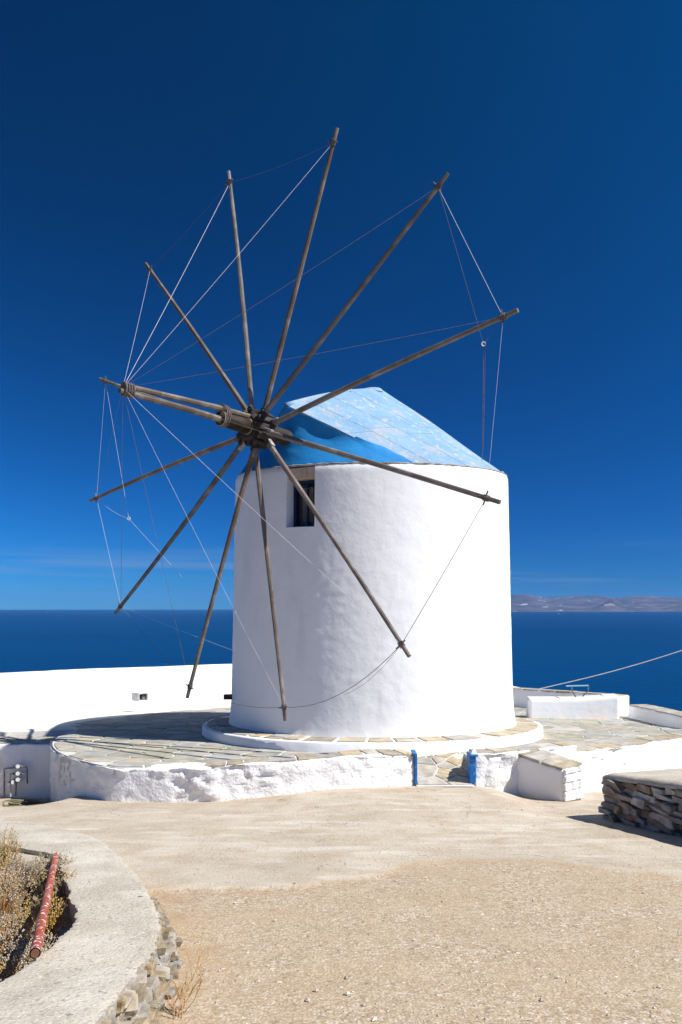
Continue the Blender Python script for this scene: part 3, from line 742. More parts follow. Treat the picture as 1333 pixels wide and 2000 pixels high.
# ------------------------------------------------------------------ windmill
mill = empty('windmill', (CM.x, CM.y, zB(CM.y)))
tag(mill, 'round whitewashed windmill with blue roof and bare wooden sail spars', 'windmill')
ML = mill.location.copy()
def L(p): return Vector(p) - ML
def zTop(y): return 4.24 + .055 * (y - 14.8)
NT, NR = 360, 96; A0, A1, ROW = -35, -23, 74      # niche in degrees and rows
def tower_pt(deg, t, disp=True):
    rr = R0 + (R1 - R0) * t + .07 * math.exp(-t * 26) - .03 * sm((t - .985) / .015)
    s, c = math.sin(R(deg)), -math.cos(R(deg)); x0, y0 = CM.x + rr * s, CM.y + rr * c
    zb, zt = zB(y0) - .06, zTop(y0); z = zb + (zt - zb) * t
    if disp:
        k = .022 * fbm(x0, y0, z, .4, 2) + .006 * fbm(x0, y0, z, 2.6, 4)
        e = noise.noise(Vector((x0 * 4.5, y0 * 4.5, z * 5))); k += .012 * (abs(e) - .3) * max(0.0, .35 + 1.2 * noise.noise(Vector((x0 * .9, y0 * .9, z * .7))))
        x0 += s * k; y0 += c * k
    return Vector((x0, y0, z))
ts = [(i / ROW) * .773 for i in range(ROW)] + [.773 + (i / (NR - ROW)) * .227 for i in range(NR - ROW + 1)]
v = [L(tower_pt(i, t)) for t in ts for i in range(NT)]; f = []
def vid(r, i): return r * NT + i % NT
for r in range(NR):
    for i in range(NT):
        ii = i - 360 if i > 180 else i
        if A0 <= ii < A1 and r >= ROW: continue
        f.append((vid(r, i), vid(r, i + 1), vid(r + 1, i + 1), vid(r + 1, i)))
# niche reveals
wdir = Vector((math.sin(R(-29)), -math.cos(R(-29)), 0)); DEP = .34
def back_of(idx): return idx_v(idx) - wdir * DEP
def idx_v(k): return v[k]
edge = [vid(r, A0) for r in range(NR, ROW, -1)] + [vid(ROW, i) for i in range(A0, A1)] + [vid(r, A1) for r in range(ROW, NR + 1)]
b0 = len(v); o_ = L(tower_pt(-29, .85)) - wdir * DEP
for k in edge:
    p = v[k]; dd = (p - o_).dot(wdir); v.append(p - wdir * dd)
for i in range(len(edge) - 1): f.append((edge[i], edge[i + 1], b0 + i + 1, b0 + i))
tower = mesh('tower_wall', v, f, M['white'], mill, True); autosmooth(tower, 48)
# window
wx = Vector((math.cos(R(-29)), math.sin(R(-29)), 0)); wx = Vector((-wdir.y, wdir.x, 0)); wx = wx if wx.x > 0 else -wx
pL, pR = v[b0], v[b0 + len(edge) - 1]; wl_, wr_ = (pL - o_).dot(wx), (pR - o_).dot(wx)
wb = tower_pt(-29, .773).z - ML.z; wt = zpx(934, 15.1) - ML.z; wc = o_ + wx * ((wl_ + wr_) / 2); wc.z = (wb + wt) / 2
ww, wh = wr_ - wl_, wt - wb; wc += wdir * .04
win = MB(); T_ = .055
for s in (-1, 1): win.box(wc + wx * s * (ww / 2 - T_ / 2), T_, .08, wh, wx, wdir)
for s in (-1, 1): win.box(wc + Vector((0, 0, s * (wh / 2 - T_ / 2))), ww - 2 * T_, .08, T_, wx, wdir)
wo = win.build('window', M['darkblue'], mill)
MB().box(wc, .03, .05, wh - 2 * T_, wx, wdir).build('mullion', M['darkblue'], wo)
MB().box(wc - wdir * .03, ww - .09, .012, wh - .09, wx, wdir).build('pane', M['glass'], wo)
MB().box(wc + wx * -.01 - wdir * .015, ww * .40, .01, wh * .72, wx, wdir).build('curtain', M['curtain'], wo)
MB().box(wc - Vector((0, 0, wh / 2 + .02)) + wdir * .10, ww, .22, .05, wx, wdir).build('sill', M['white'], wo)
zl0, zl1 = wt, zTop(15.1) - ML.z - .02
for s0, s1 in ((-.5, .16), (.17, .5)):
    q = MB(); q.box(Vector((wc.x, wc.y, (zl0 + zl1) / 2)) + wx * (ww * (s0 + s1) / 2) + wdir * .07, ww * (s1 - s0), .3, zl1 - zl0 - .006, wx, wdir); q.build('lintel', M['lintel'], mill, bevel=.01)
# backing behind lintel so the roof space stays dark
# beam stub and drain pipe on the shaded side
s_ = P(450, 1361, 17.1); q = MB(); q.box(L(s_) + Vector((.02, 0, 0)), .30, .13, .105, (1, .1, .0)); q.build('beam_stub', M['hubwood'], mill, bevel=.01)
sp_ = None
h0 = P(518, 1359, 15.6)
for k in range(60):                                         # march to the wall along the view ray
    d = 15 + k * .03; p = P(518, 1359, d)
    if math.hypot(p.x - CM.x, p.y - CM.y) < 3.0: h0 = p; break
hn = Vector((h0.x - CM.x, h0.y - CM.y, 0)).normalized()
q = MB(); q.tube([L(h0) - hn * .1, L(h0) + hn * .035], .058, 14); q.build('vent_pipe', M['pale'], mill)
q = MB(); q.tube([L(h0) - hn * .02, L(h0) + hn * .037], .043, 14); q.build('vent_shade_plug', M['hole_shade'], mill)  # solid dark plug, its colour standing in for shade inside the pipe

# --- roof
QP = CM + NH * 2.72; Qz = zpx(792, (CM + NH * 2.72).y); PZ = zpx(756, CM.y); RE = R1 - .05
PC = CM + NH * -.05
PHC, PHE = 47., 118.
def upper(ph):
    a = abs(ph)
    if a <= PHC: t = 0
    elif a >= PHE: t = 1
    else: t = (a - PHC) / (PHE - PHC)
    c = Vector((QP.x, QP.y, Qz)).lerp(Vector((PC.x, PC.y, PZ)), t); c.z += .06 * math.sin(math.pi * t)
    sg = 1 if ph >= 0 else -1
    w_ = .06 + .10 * t
    dvec = (NH * math.cos(R(ph)) + U * math.sin(R(ph)))
    return c + dvec * w_ - Vector((0, 0, .02))
def eave(ph):
    p = CM + (NH * math.cos(R(ph)) + U * math.sin(R(ph))) * RE
    return Vector((p.x, p.y, zTop(p.y) + .02 + .012 * nz(p.x * 3, p.y * 3)))
def roof_pt(ph, t, front=False):
    u_, e_ = upper(ph), eave(ph)
    p = u_.lerp(e_, t)
    out = (NH * math.cos(R(ph)) + U * math.sin(R(ph)))
    if front:
        k = (1 - (abs(ph) / PHC) ** 2)
        p -= NH * (.16 * math.sin(math.pi * t ** .9) * k)
        p += NH * .05 * math.sin(R(ph) * 7 + t * 2) * math.sin(math.pi * t) + NH * .07 * fbm(p.x, p.y, p.z, 1.4, 3) * math.sin(math.pi * min(1, t * 1.05))
    else:
        p.z += .10 * math.sin(math.pi * t) * .35 + .022 * fbm(p.x, p.y, p.z, 1.3, 4)
        if t > .93: p.z -= .02 * ((t - .93) / .07) ** 2
    return p
def roof_sheet(name, ph0, ph1, t0, t1, front, m_, parent, th=.04, nph=None, ntt=20):
    nph = nph or max(3, int(abs(ph1 - ph0) / 2.5)); v = []; f = []
    for i in range(nph + 1):
        ph = ph0 + (ph1 - ph0) * i / nph
        for j in range(ntt + 1):
            t = t0 + (t1 - t0) * j / ntt; pe = ph
            if front and abs(ph) > PHC * .8:
                k_ = (abs(ph) / PHC - .8) / .2; pe = ph * (1 + k_ * sm((t - .6) / .3) * (.10 + .05 * nz(t * 11, ph * .01, 2)))
            p = roof_pt(pe, t, front and abs(pe) <= PHC)
            if abs(pe) > PHC and front: p += Vector((0, 0, .035)) + U * .02
            v.append(L(p))
    k = len(v); out = [p - Vector((0, 0, th)) for p in v]; v += out; w_ = ntt + 1
    for i in range(nph):
        for j in range(ntt): f.append((i * w_ + j, i * w_ + j + 1, (i + 1) * w_ + j + 1, (i + 1) * w_ + j))
    for j in range(ntt):
        f.append((j, k + j, k + j + 1, j + 1)); o1 = nph * w_; f.append((o1 + j, o1 + j + 1, k + o1 + j + 1, k + o1 + j))
    for i in range(nph):
        f.append((i * w_, (i + 1) * w_, k + (i + 1) * w_, k + i * w_)); e1 = ntt; f.append((i * w_ + e1, k + i * w_ + e1, k + (i + 1) * w_ + e1, (i + 1) * w_ + e1))
    return autosmooth(mesh(name, v, f, m_, parent, True), 40)
# dark under-roof (seen only in the seams)
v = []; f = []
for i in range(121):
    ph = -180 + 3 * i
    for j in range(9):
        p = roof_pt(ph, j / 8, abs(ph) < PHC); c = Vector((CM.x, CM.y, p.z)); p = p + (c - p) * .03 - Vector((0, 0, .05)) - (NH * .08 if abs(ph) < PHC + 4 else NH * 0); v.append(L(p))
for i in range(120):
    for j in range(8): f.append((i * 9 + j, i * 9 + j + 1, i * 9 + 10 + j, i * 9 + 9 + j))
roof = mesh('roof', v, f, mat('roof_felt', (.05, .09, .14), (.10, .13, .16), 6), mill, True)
cover = roof_sheet('front_cover', -PHC, PHC, 0, 1, True, M['cover'], roof, nph=60, ntt=34)
cuts = [PHC, 60, 76, 94, 112, 131, 150, 170, 192, 214, 238, 262, 284, 296, 306, 360 - PHC]
for a, b_ in zip(cuts[:-1], cuts[1:]):
    g_ = .12
    tm = .52 + .1 * math.sin(a)
    A_, B_ = a + g_, b_ - g_
    cv = lambda q: q - 360 if q > 180 else q
    if a >= 180 or b_ > 180: A_, B_ = A_ - 360, B_ - 360
    if A_ < -180: A_ += 360; B_ += 360
    roof_sheet('roof_panel', A_, min(B_, 540), 0, tm, False, M['roof'], roof)
    roof_sheet('roof_panel', A_, B_, tm + .006, 1, False, M['roof'], roof)
# broken mortar fillet along the eave
q = MB(); q.tube([L(eave(ph) + (NH * math.cos(R(ph)) + U * math.sin(R(ph))) * (.015 + .012 * nz(ph * .3, 1)) - Vector((0, 0, .015 + .012 * nz(ph * .41, 7)))) for ph in np.linspace(-118, 150, 260)], [.017 + .013 * nz(i * .37, 3) for i in range(260)], 6)
q.build('eave_mortar', mat('eave_mortar', (.22, .18, .15), (.50, .44, .38), 7, .95, .6, 30), roof)
# ridge cap
caps = MB(); v = []
v.append(L(Vector((PC.x, PC.y, PZ + .01)))); n_c = 36
for i in range(n_c): p = upper(180 - i * 360 / n_c if True else 0); v.append(L(Vector((PC.x, PC.y, PZ)) + (NH * math.cos(2 * math.pi * i / n_c) + U * math.sin(2 * math.pi * i / n_c)) * .2 + Vector((0, 0, -.045))))
f = [(0, 1 + i, 1 + (i + 1) % n_c) for i in range(n_c)]
for i in range(n_c): v.append(v[1 + i] + (v[1 + i] - v[0]).normalized() * .07 - Vector((0, 0, .07)))
f += [(1 + i, 1 + n_c + i, 1 + n_c + (i + 1) % n_c, 1 + (i + 1) % n_c) for i in range(n_c)]
mesh('roof_cap', v, f, M['roof'], roof, True)
rt = [Vector((QP.x, QP.y, Qz)).lerp(Vector((PC.x, PC.y, PZ)), t) + Vector((0, 0, .06 * math.sin(math.pi * t) + .0)) for t in np.linspace(-.01, 1, 14)]
MB().tube([L(p) - Vector((0, 0, .015 + .05 * i / 13)) for i, p in enumerate(rt)], [.075 - .02 * i / 13 for i in range(14)], 12).build('ridge_roll', M['roof'], roof, True)
hk = P(687, 757, 16.9)
MB().tube([L(hk + Vector(q)) for q in ((0, 0, -.1), (-.01, 0, .03), (.01, 0, .065), (.05, 0, .06), (.055, 0, .03))], .008, 5).build('hook', M['rope'], roof)

# --- sail wheel
t_ = np.linalg.solve(np.array([[(502 - CX) / FPX, -N.x], [1.0, -N.y]]), np.array([CM.x, CM.y])); DH = t_[0]
HUB = Vector(((502 - CX) / FPX * DH, DH, CAMZ + (HY - 838.5) / FPX * DH))
def onplane(px, py, off=0.0):
    o = Vector((0, 0, CAMZ)); r = Vector(((px - CX) / FPX, 1, (HY - py) / FPX)); return o + r * ((HUB + N * off - o).dot(N) / r.dot(N))
TIPS = [(285, 515), (447, 335), (659, 250), (876, 338), (1012, 606), (977, 981), (800, 1282), (558, 1408), (366, 1363), (226, 1197), (177, 978), (195, 740)]
tips = [onplane(*p) for p in TIPS]
hb = MB(); hb.tube([L(HUB - N * .30), L(HUB - N * .27), L(HUB + N * .20), L(HUB + N * .24)], [.20, .26, .26, .21], 12)
hub = hb.build('hub', M['hubwood'], mill)
for k in range(12):                                       # cheek blocks of the hub between the spars
    a = (k + .5) * math.pi / 6; dv = (tips[0] - HUB).normalized(); dw = N.cross(dv).normalized(); d_ = dv * math.cos(a) + dw * math.sin(a)
    q = MB(); q.box(L(HUB + d_ * .27 + N * random.uniform(-.08, .08)), .14, .12, random.uniform(.28, .44), d_, N.cross(d_), N); q.build('cheek_block', M['hubwood'], hub, bevel=.012)
MB().tube([L(HUB + N * .1), L(HUB + N * .92)], [.148, .125], 20).build('axle', M['axle'], mill, True)
ax_o = mill.children[-1]
for off, rr in ((.22, .152), (.86, .134)):
    MB().tube([L(HUB + N * off), L(HUB + N * (off + .05))], rr, 20).build('iron_band', M['band'], ax_o)
MB().tube([L(HUB - N * .25), L(HUB - N * 2.2)], .16, 14).build('shaft', M['hubwood'], mill, True)
spars = []
ties = []
for k, tp in enumerate(tips):
    d_ = (tp - HUB); ln = d_.length; d_.normalize(); w_ = N.cross(d_).normalized()
    off = N * (.09 if k % 2 else -.07)
    a0 = HUB + d_ * .12 + off; pts = []; rad = []
    bow = random.uniform(-.05, .05); bow2 = random.uniform(-.03, .03)
    for t in np.linspace(0, 1, 14):
        p = a0.lerp(tp, t) + w_ * bow * math.sin(math.pi * t) + N * bow2 * math.sin(math.pi * t); pts.append(L(p)); rad.append((.053 - .018 * t) * (1 + .05 * nz(t * 5 + k, k)))
    s = MB().tube(pts, rad, 8, rot=random.random()).build('spar', M['wood'], mill); spars.append(s)
    tie = tp - d_ * .24; ties.append(tie)
    q = MB(); q.tube([L(tie - w_ * .11 + N * .02), L(tie + w_ * .11 + N * .02)], .012, 6); q.build('pin', M['wood'], s)
    q = MB()
    for j in range(5): q.tube([L(tie + d_ * (.02 * (j - 2)) + (w_ * math.cos(a) + N * math.sin(a)) * .046) for a in np.linspace(0, 2 * math.pi, 10)], .007, 4, False)
    q.build('lashing', M['darkrope'], s)
    if k in (5, 8, 9, 6, 4, 10):
        q = MB(); q.box(L(HUB + d_ * .40 + off + w_ * .05), .20, .05, .09, d_, w_, N); q.build('wedge', M['wedge'], s, bevel=.008)
    q = MB(); q.tube([L(HUB + d_ * .34 + off), L(HUB + d_ * .40 + off)], .076, 8); q.build('root_band', M['hubwood'], s)
# bowsprit
BT = HUB + N * (0.198 * DH)
s1 = MB().tube([L(HUB + N * .05 + V * .195 + U * .02), L(HUB + N * 1.0 + V * .175), L(BT + V * .06 - N * .0)], [.048, .050, .042], 8).build('bowsprit', M['wood'], mill)
s2 = MB().tube([L(HUB + N * .85 - V * .02), L(HUB + N * 1.6 - V * .01), L(BT - V * .04 + N * .06)], [.062, .054, .042], 8).build('bowsprit', M['wood'], mill)
q = MB()
for off in (-.12, -.07, -.02, .03): q.tube([L(BT + N * (off - .05) + (U * math.cos(a) * .075 + V * (.01 + math.sin(a) * .11))) for a in np.linspace(0, 2 * math.pi, 12)], .016, 5, False)
q.build('lashing', M['darkrope'], s1)
q = MB()
for off in (.80, .84, .88): q.tube([L(HUB + N * off + (U * math.cos(a) * .15 + V * (.06 + math.sin(a) * .195))) for a in np.linspace(0, 2 * math.pi, 14)], .012, 5, False)
q.build('lashing', M['darkrope'], s1)
# ropes
def rope(a, b, sag, r_, m_, name):
    pts = [L(a.lerp(b, t) - Vector((0, 0, sag * 4 * t * (1 - t)))) for t in np.linspace(0, 1, 2 if sag == 0 else 12)]
    return MB().tube(pts, r_ * (.30 if m_ is M['rope'] else .46), 5).build(name, m_, mill)
RW_, RD_ = M['rope'], M['darkrope']
for k, (m_, r_) in enumerate([(RW_, .007), (RW_, .0105), (RW_, .009), (RD_, .007), (RD_, .007), (RD_, .007), (RW_, .009), (RW_, .0075), (RD_, .0065), (RD_, .007), (RD_, .005), (RD_, .006)]):
    rope(BT + V * .02, ties[k], .03, r_, m_, 'stay_rope')
rims = [(0, 1, RD_, .02, .0045), (1, 2, RD_, .06, .006), (3, 4, RW_, 0, .0105), (4, 5, RW_, .02, .009), (5, 6, RD_, .02, .010), (6, 7, RD_, .28, .012), (7, 8, RD_, .14, .011), (8, 9, RD_, .03, .007), (9, 10, RW_, .02, .0085), (10, 11, RW_, .03, .007)]
for i, j, m_, sg, r_ in rims: rope(ties[i], ties[j], sg, r_, m_, 'rim_rope')
rope(ties[6], onplane(672, 1357), .12, .006, RD_, 'loose_rope')
# hanging rings with sheets
def ring(px, py):
    c = onplane(px, py, .15); q = MB(); q.tube([L(c + Vector((math.cos(a) * .028, 0, math.sin(a) * .028))) for a in np.linspace(0, 2 * math.pi, 10)], .010, 5, False); q.build('ring', M['rope'], mill); return c
c = ring(945, 672)
for a, m_ in ((ties[3], RD_), (ties[4], RD_)): rope(a, c, .0, .006, m_, 'sheet_rope')
rope(c, onplane(942, 900, .15), .0, .011, RD_, 'sheet_rope'); rope(c + U * .03, onplane(942, 880, .15) + U * .02, .0, .008, RD_, 'sheet_rope')
c = ring(252, 1013)
rope(ties[11], c, .0, .008, RW_, 'sheet_rope'); rope(ties[10], c, .06, .009, RW_, 'sheet_rope'); rope(c, onplane(356, 1127, .15), .0, .008, RW_, 'sheet_rope')
rope(ties[9], onplane(460, 1272), .02, .0055, RW_, 'sheet_rope')

# ------------------------------------------------------------------ dry stone wall at the right
protos = []
for k in range(10):
    bm = bmesh.new(); bmesh.ops.create_cube(bm, size=1.0)
    rn = random.Random(100 + k)
    for v_ in bm.verts: v_.co += Vector((rn.uniform(-.13, .13), rn.uniform(-.12, .12), rn.uniform(-.16, .16)))
    bmesh.ops.bevel(bm, geom=list(bm.edges), offset=.075, segments=2, profile=.6, affect='EDGES', clamp_overlap=True)
    for v_ in bm.verts: v_.co += Vector((rn.uniform(-.025, .025), rn.uniform(-.025, .025), rn.uniform(-.03, .03)))
    m = bpy.data.meshes.new('stone'); bm.to_mesh(m); bm.free(); m.materials.append(M['stone'] if k % 3 else M['stone2']); protos.append(m)
SA, SB = Vector((3.58, 10.95, 0)), Vector((4.62, 7.3, 0)); sdv = (SB - SA).normalized(); sn = Vector((-sdv.y, sdv.x, 0))
sn = sn if sn.x > 0 else -sn                                # into the wall
slen = (SB - SA).length
dsw = empty('dry_stone_wall', (SA.x, SA.y, base_ground(SA.x, SA.y))); tag(dsw, 'low dry stone wall of brown slabs with a flat cement top beside the road', 'wall')
D0 = dsw.location.copy()
def swz(s): p = SA + sdv * s; return base_ground(p.x, p.y)
def swt(s): d = (SA + sdv * s).y; return float(np.interp(d, [7, 8.96, 10.95], [-.27, zpx(1536, 9.0), zpx(1510, 10.95)]))
q = MB(); c0 = SA + sdv * .12 + sn * .22
corners = [SA + sdv * .1 + sn * .2, SB + sn * .2, SB + sn * 1.5, SA + sdv * .1 + sn * 1.5]
vt = [Vector((p.x, p.y, swt((p - SA).dot(sdv)) - .05)) - D0 for p in corners]; vb = [Vector((p.x, p.y, -1.7)) - D0 for p in corners]
q.add(vt + vb, [(0, 1, 2, 3), (4, 5, 6, 7), (0, 1, 5, 4), (1, 2, 6, 5), (2, 3, 7, 6), (3, 0, 4, 7)]); q.build('core', mat('wall_core', (.05, .042, .035), None), dsw)
hts = [.11, .085, .10, .075, .10, .08, .09]; z_off = -.02; face_runs = [('f', slen), ('e', 1.3)]
for run, rl in face_runs:
    z_off = -.03
    for ci, hc in enumerate(hts):
        s = random.uniform(-.05, .0)
        while s < rl:
            ln = random.uniform(.14, .42); hh = hc * random.uniform(.8, 1.15)
            if run == 'f':
                base = SA + sdv * (s + ln / 2) + sn * (.12 + random.uniform(-.03, .03)); ss = max(0, s); dvec = sdv
            else:
                base = SA + sn * (s + ln / 2 + .3) + sdv * (.1 + random.uniform(-.03, .03)); ss = 0; dvec = sn
            zb_ = swz(ss); H = swt(ss) - zb_ - .04; k_ = H / sum(hts)
            z = zb_ + (z_off + hc / 2) * k_ + random.uniform(-.012, .012)
            o = bpy.data.objects.new('stone', random.choice(protos)); C.objects.link(o); o.parent = dsw
            o.location = Vector((base.x, base.y, z)) - D0
            o.rotation_euler = (random.uniform(-.06, .06), random.uniform(-.05, .05), math.atan2(dvec.y, dvec.x) + random.uniform(-.08, .08) + (math.pi if random.random() < .5 else 0))
            o.scale = (ln * 1.0, random.uniform(.26, .38), hh * k_ * 1.05)
            s += ln * .97 + .004
        z_off += hc
# cement top with ragged edge
v = []; f = []; ns, nw_ = 60, 12
for i in range(ns + 1):
    s = -.05 + (slen + .05) * i / ns
    for j in range(nw_ + 1):
        o_ = (-.03 + .05 * fbm(s * 3, 0, 1, 1.5)) * (1 - j / nw_) + 1.5 * j / nw_
        p = SA + sdv * (s + (0.06 * fbm(j, 3, 0, .5) if i == 0 else 0)) + sn * o_
        z = swt(max(0, s)) + .012 * fbm(p.x, p.y, 0, 3) - (.03 if j == 0 else 0) - (.03 if i == 0 else 0)
        v.append(Vector((p.x, p.y, z)) - D0)
k = len(v); v += [p - Vector((0, 0, .05)) for p in v]; w_ = nw_ + 1
for i in range(ns):
    for j in range(nw_): f.append((i * w_ + j, i * w_ + j + 1, (i + 1) * w_ + j + 1, (i + 1) * w_ + j))
    f.append((i * w_, (i + 1) * w_, k + (i + 1) * w_, k + i * w_))
for j in range(nw_): f.append((j, k + j, k + j + 1, j + 1))
mesh('cement_top', v, f, M['conc'], dsw, True)

# ------------------------------------------------------------------ foreground wall at the left
OUT = [(-.92, 1.6, .42), (-.95, 2.4, .36), (-1.0, 3.25, .31), (-1.03, 4.1, .23), (-1.05, 4.46, .215), (-1.12, 5.04, .20), (-1.42, 5.96, .17), (-1.87, 7.17, .11), (-2.76, 9.15, .035), (-3.6, 10.1, .025), (-4.6, 11.0, .02)]
INN = [(-1.55, 1.6, .42), (-1.58, 2.4, .36), (-1.62, 3.25, .31), (-1.64, 3.9, .25), (-1.65, 4.3, .22), (-1.72, 5.19, .19), (-2.1, 6.2, .16), (-2.46, 7.1, .13), (-2.8, 7.94, .09), (-3.5, 8.5, .07), (-5.2, 9.6, .05)]
oc, ic = catmull(OUT, 44), catmull(INN, 44)
nw_ = 22; v = []; f = []
for i, (o_, n0) in enumerate(zip(oc, ic)):
    for j in range(nw_ + 1):
        t = j / nw_; p = o_ * (1 - t) + n0 * t
        if j == 0: e = .05 * fbm(p[0], p[1], 0, 3.0, 2) + .05 * abs(fbm(p[0], p[1], 7, 11, 3)) - .01; p = p + (n0 - o_) / np.linalg.norm(n0 - o_) * e
        if j == nw_: e = .07 * fbm(p[0], p[1], 5, 3, 3) + .05 * abs(fbm(p[0], p[1], 9, 10, 3)); p = p + (o_ - n0) / np.linalg.norm(n0 - o_) * e
        z = -SL * p[1] + p[2] + .014 * fbm(p[0], p[1], 0, 2.2, 4) + .005 * fbm(p[0], p[1], 2, 14, 2) - (.006 if j in (0, nw_) else 0)
        v.append(Vector((p[0], p[1], z)))
w_ = nw_ + 1; K = len(oc); k = len(v)
for i in range(K):
    for j in (0, nw_): v.append(v[i * w_ + j] - Vector((0, 0, .075 if j == 0 else .3)) + Vector((-.02 if j == 0 else .03, 0, 0)))
for i in range(K - 1):
    for j in range(nw_): f.append((i * w_ + j, i * w_ + j + 1, (i + 1) * w_ + j + 1, (i + 1) * w_ + j))
    f.append((i * w_, (i + 1) * w_, k + (i + 1) * 2, k + i * 2)); f.append((i * w_ + nw_, k + i * 2 + 1, k + (i + 1) * 2 + 1, (i + 1) * w_ + nw_))
fw = empty('bed_wall', (-1.3, 4.0, -SL * 4)); tag(fw, 'thick curved cement topped wall round the bed of dry plants', 'wall'); F0 = fw.location.copy()
autosmooth(mesh('cement_top', [p - F0 for p in v], f, M['conc'], fw, True), 38)
# core below
v = []; f = []
for i in range(0, K, 2):
    o_, n0 = oc[i], ic[i]; dv = (n0 - o_) / np.linalg.norm(n0 - o_)
    a_, b_ = o_ + dv * .10, n0 - dv * .06
    zt = -SL * o_[1] + o_[2] - .03; v += [Vector((a_[0], a_[1], zt)), Vector((b_[0], b_[1], -SL * n0[1] + n0[2] - .03)), Vector((b_[0], b_[1], zt - 1)), Vector((a_[0], a_[1], zt - 1))]
for i in range(len(v) // 4 - 1):
    for j in range(4): f.append((i * 4 + j, i * 4 + (j + 1) % 4, i * 4 + 4 + (j + 1) % 4, i * 4 + 4 + j))
f.append((0, 1, 2, 3))
mesh('core', [p - F0 for p in v], f, mat('rubble_core', (.30, .23, .15), (.42, .34, .24), 14, .95, .9, 30), fw)
edge = resample([(p[0], p[1], p[2]) for p in oc], .02)
for row in range(5):
    s = random.uniform(0, .1); tot = len(edge) * .02
    while s < tot:
        i = min(len(edge) - 2, int(s / .02)); x, y, h = edge[i]; ln = random.uniform(.05, .19)
        s += ln + .006
        if y > 6.0 or y < 2.9: continue
        hh = min(.062, h * .27) * random.uniform(.6, 1.25)
        zz = -SL * y + [.22, .42, .03, .60, .76][row] * h * .95 + random.uniform(-.01, .01)
        o = bpy.data.objects.new('stone', random.choice([p for p in protos])); C.objects.link(o); o.parent = fw
        tdx, tdy = edge[i + 1][0] - x, edge[i + 1][1] - y
        out = [.075, .04, .11, .015, .0][row]
        o.location = Vector((x - .05 + out * .8 + random.uniform(-.02, .03), y, zz)) - F0
        o.rotation_euler = (random.uniform(-.25, .25), random.uniform(-.2, .2), math.atan2(tdy, tdx) + random.uniform(-.3, .3))
        o.scale = (ln, random.uniform(.09, .17), hh)
ml = mat('pale_rubble', (.20, .165, .115), (.38, .32, .24), 10, .9, .7, 25, rnd=.35)
for o in fw.children:
    if o.name.startswith('stone'):
        o.material_slots[0].link = 'OBJECT'; o.material_slots[0].material = ml
# bed soil
v = []; f = []; gx = np.linspace(-5.5, -1.62, 50); gy = np.linspace(1.2, 9.4, 90)
for y in gy:
    for x in gx: v.append((x, y, -SL * y - .12 + .05 * fbm(x, y, 0, 1.8, 4)))
for j in range(89):
    for i in range(49): f.append((j * 50 + i, j * 50 + i + 1, j * 50 + 51 + i, j * 50 + 50 + i))
tag(mesh('bed_soil', v, f, M['soil'], None, True), 'dry soil of the plant bed', kind='structure')
# painted pipe
p0, p1 = P(69, 1862, 4.28), P(109, 1672, 7.45)
pp = tag(MB().tube([p0, p0.lerp(p1, .5) - Vector((0, 0, .01)), p1], .029, 18, False).build('pipe', M['redpipe'], None, True), 'rusty red pipe with flaking white paint lying across the plant bed', 'pipe')
ad = (p1 - p0).normalized()
MB().tube([p0 - ad * .004, p0 + ad * .05], [.022, .022], 16).build('bore', M['rust'], pp)
MB().tube([p1 - ad * .05, p1 + ad * .004], [.022, .022], 16).build('bore', M['rust'], pp)

# dry shrubs
def shrub(x, y, h, spread, n_st, kind, label):
    rn = random.Random(int(x * 1000) + int(y * 977)); z0 = -SL * y - .13
    r = empty('dry_shrub', (x, y, z0)); tag(r, label, 'shrub', 'dry shrubs in the walled bed')
    st, sd_ = MB(), MB()
    for k in range(n_st):
        a = rn.uniform(0, 2 * math.pi); rr = spread * math.sqrt(rn.random()); hh = h * rn.uniform(.55, 1.05) * (1 - .35 * (rr / spread) ** 2)
        b0_ = Vector((math.cos(a) * rr * .35, math.sin(a) * rr * .35, 0)); t0 = Vector((math.cos(a) * rr, math.sin(a) * rr, hh))
        md = b0_.lerp(t0, .55) + Vector((rn.uniform(-.03, .03), rn.uniform(-.03, .03), .04)); pts = [b0_, md, t0 + Vector((rn.uniform(-.02, .02), rn.uniform(-.02, .02), 0))]
        st.tube(pts, [.0035, .0025, .0012], 3, False)
        for q in range(rn.randint(5, 9)):
            t = rn.uniform(.35, 1.0); p = (b0_.lerp(md, t * 2) if t < .5 else md.lerp(pts[2], t * 2 - 1)) + Vector((rn.uniform(-.018, .018), rn.uniform(-.018, .018), rn.uniform(-.01, .012)))
            s = rn.uniform(.004, .0085)
            sd_.add([p + Vector(e) * s for e in ((1, 0, 0), (0, 1, 0), (-1, 0, 0), (0, -1, 0), (0, 0, 1.2), (0, 0, -1.2))], [(0, 1, 4), (1, 2, 4), (2, 3, 4), (3, 0, 4), (1, 0, 5), (2, 1, 5), (3, 2, 5), (0, 3, 5)])
    tag(st.build('stems', M['rustbush'] if kind else M['straw'], r), kind='stuff')
    tag(sd_.build('seed_heads', M['rustbush'] if kind == 2 else M['seed'], r), kind='stuff')
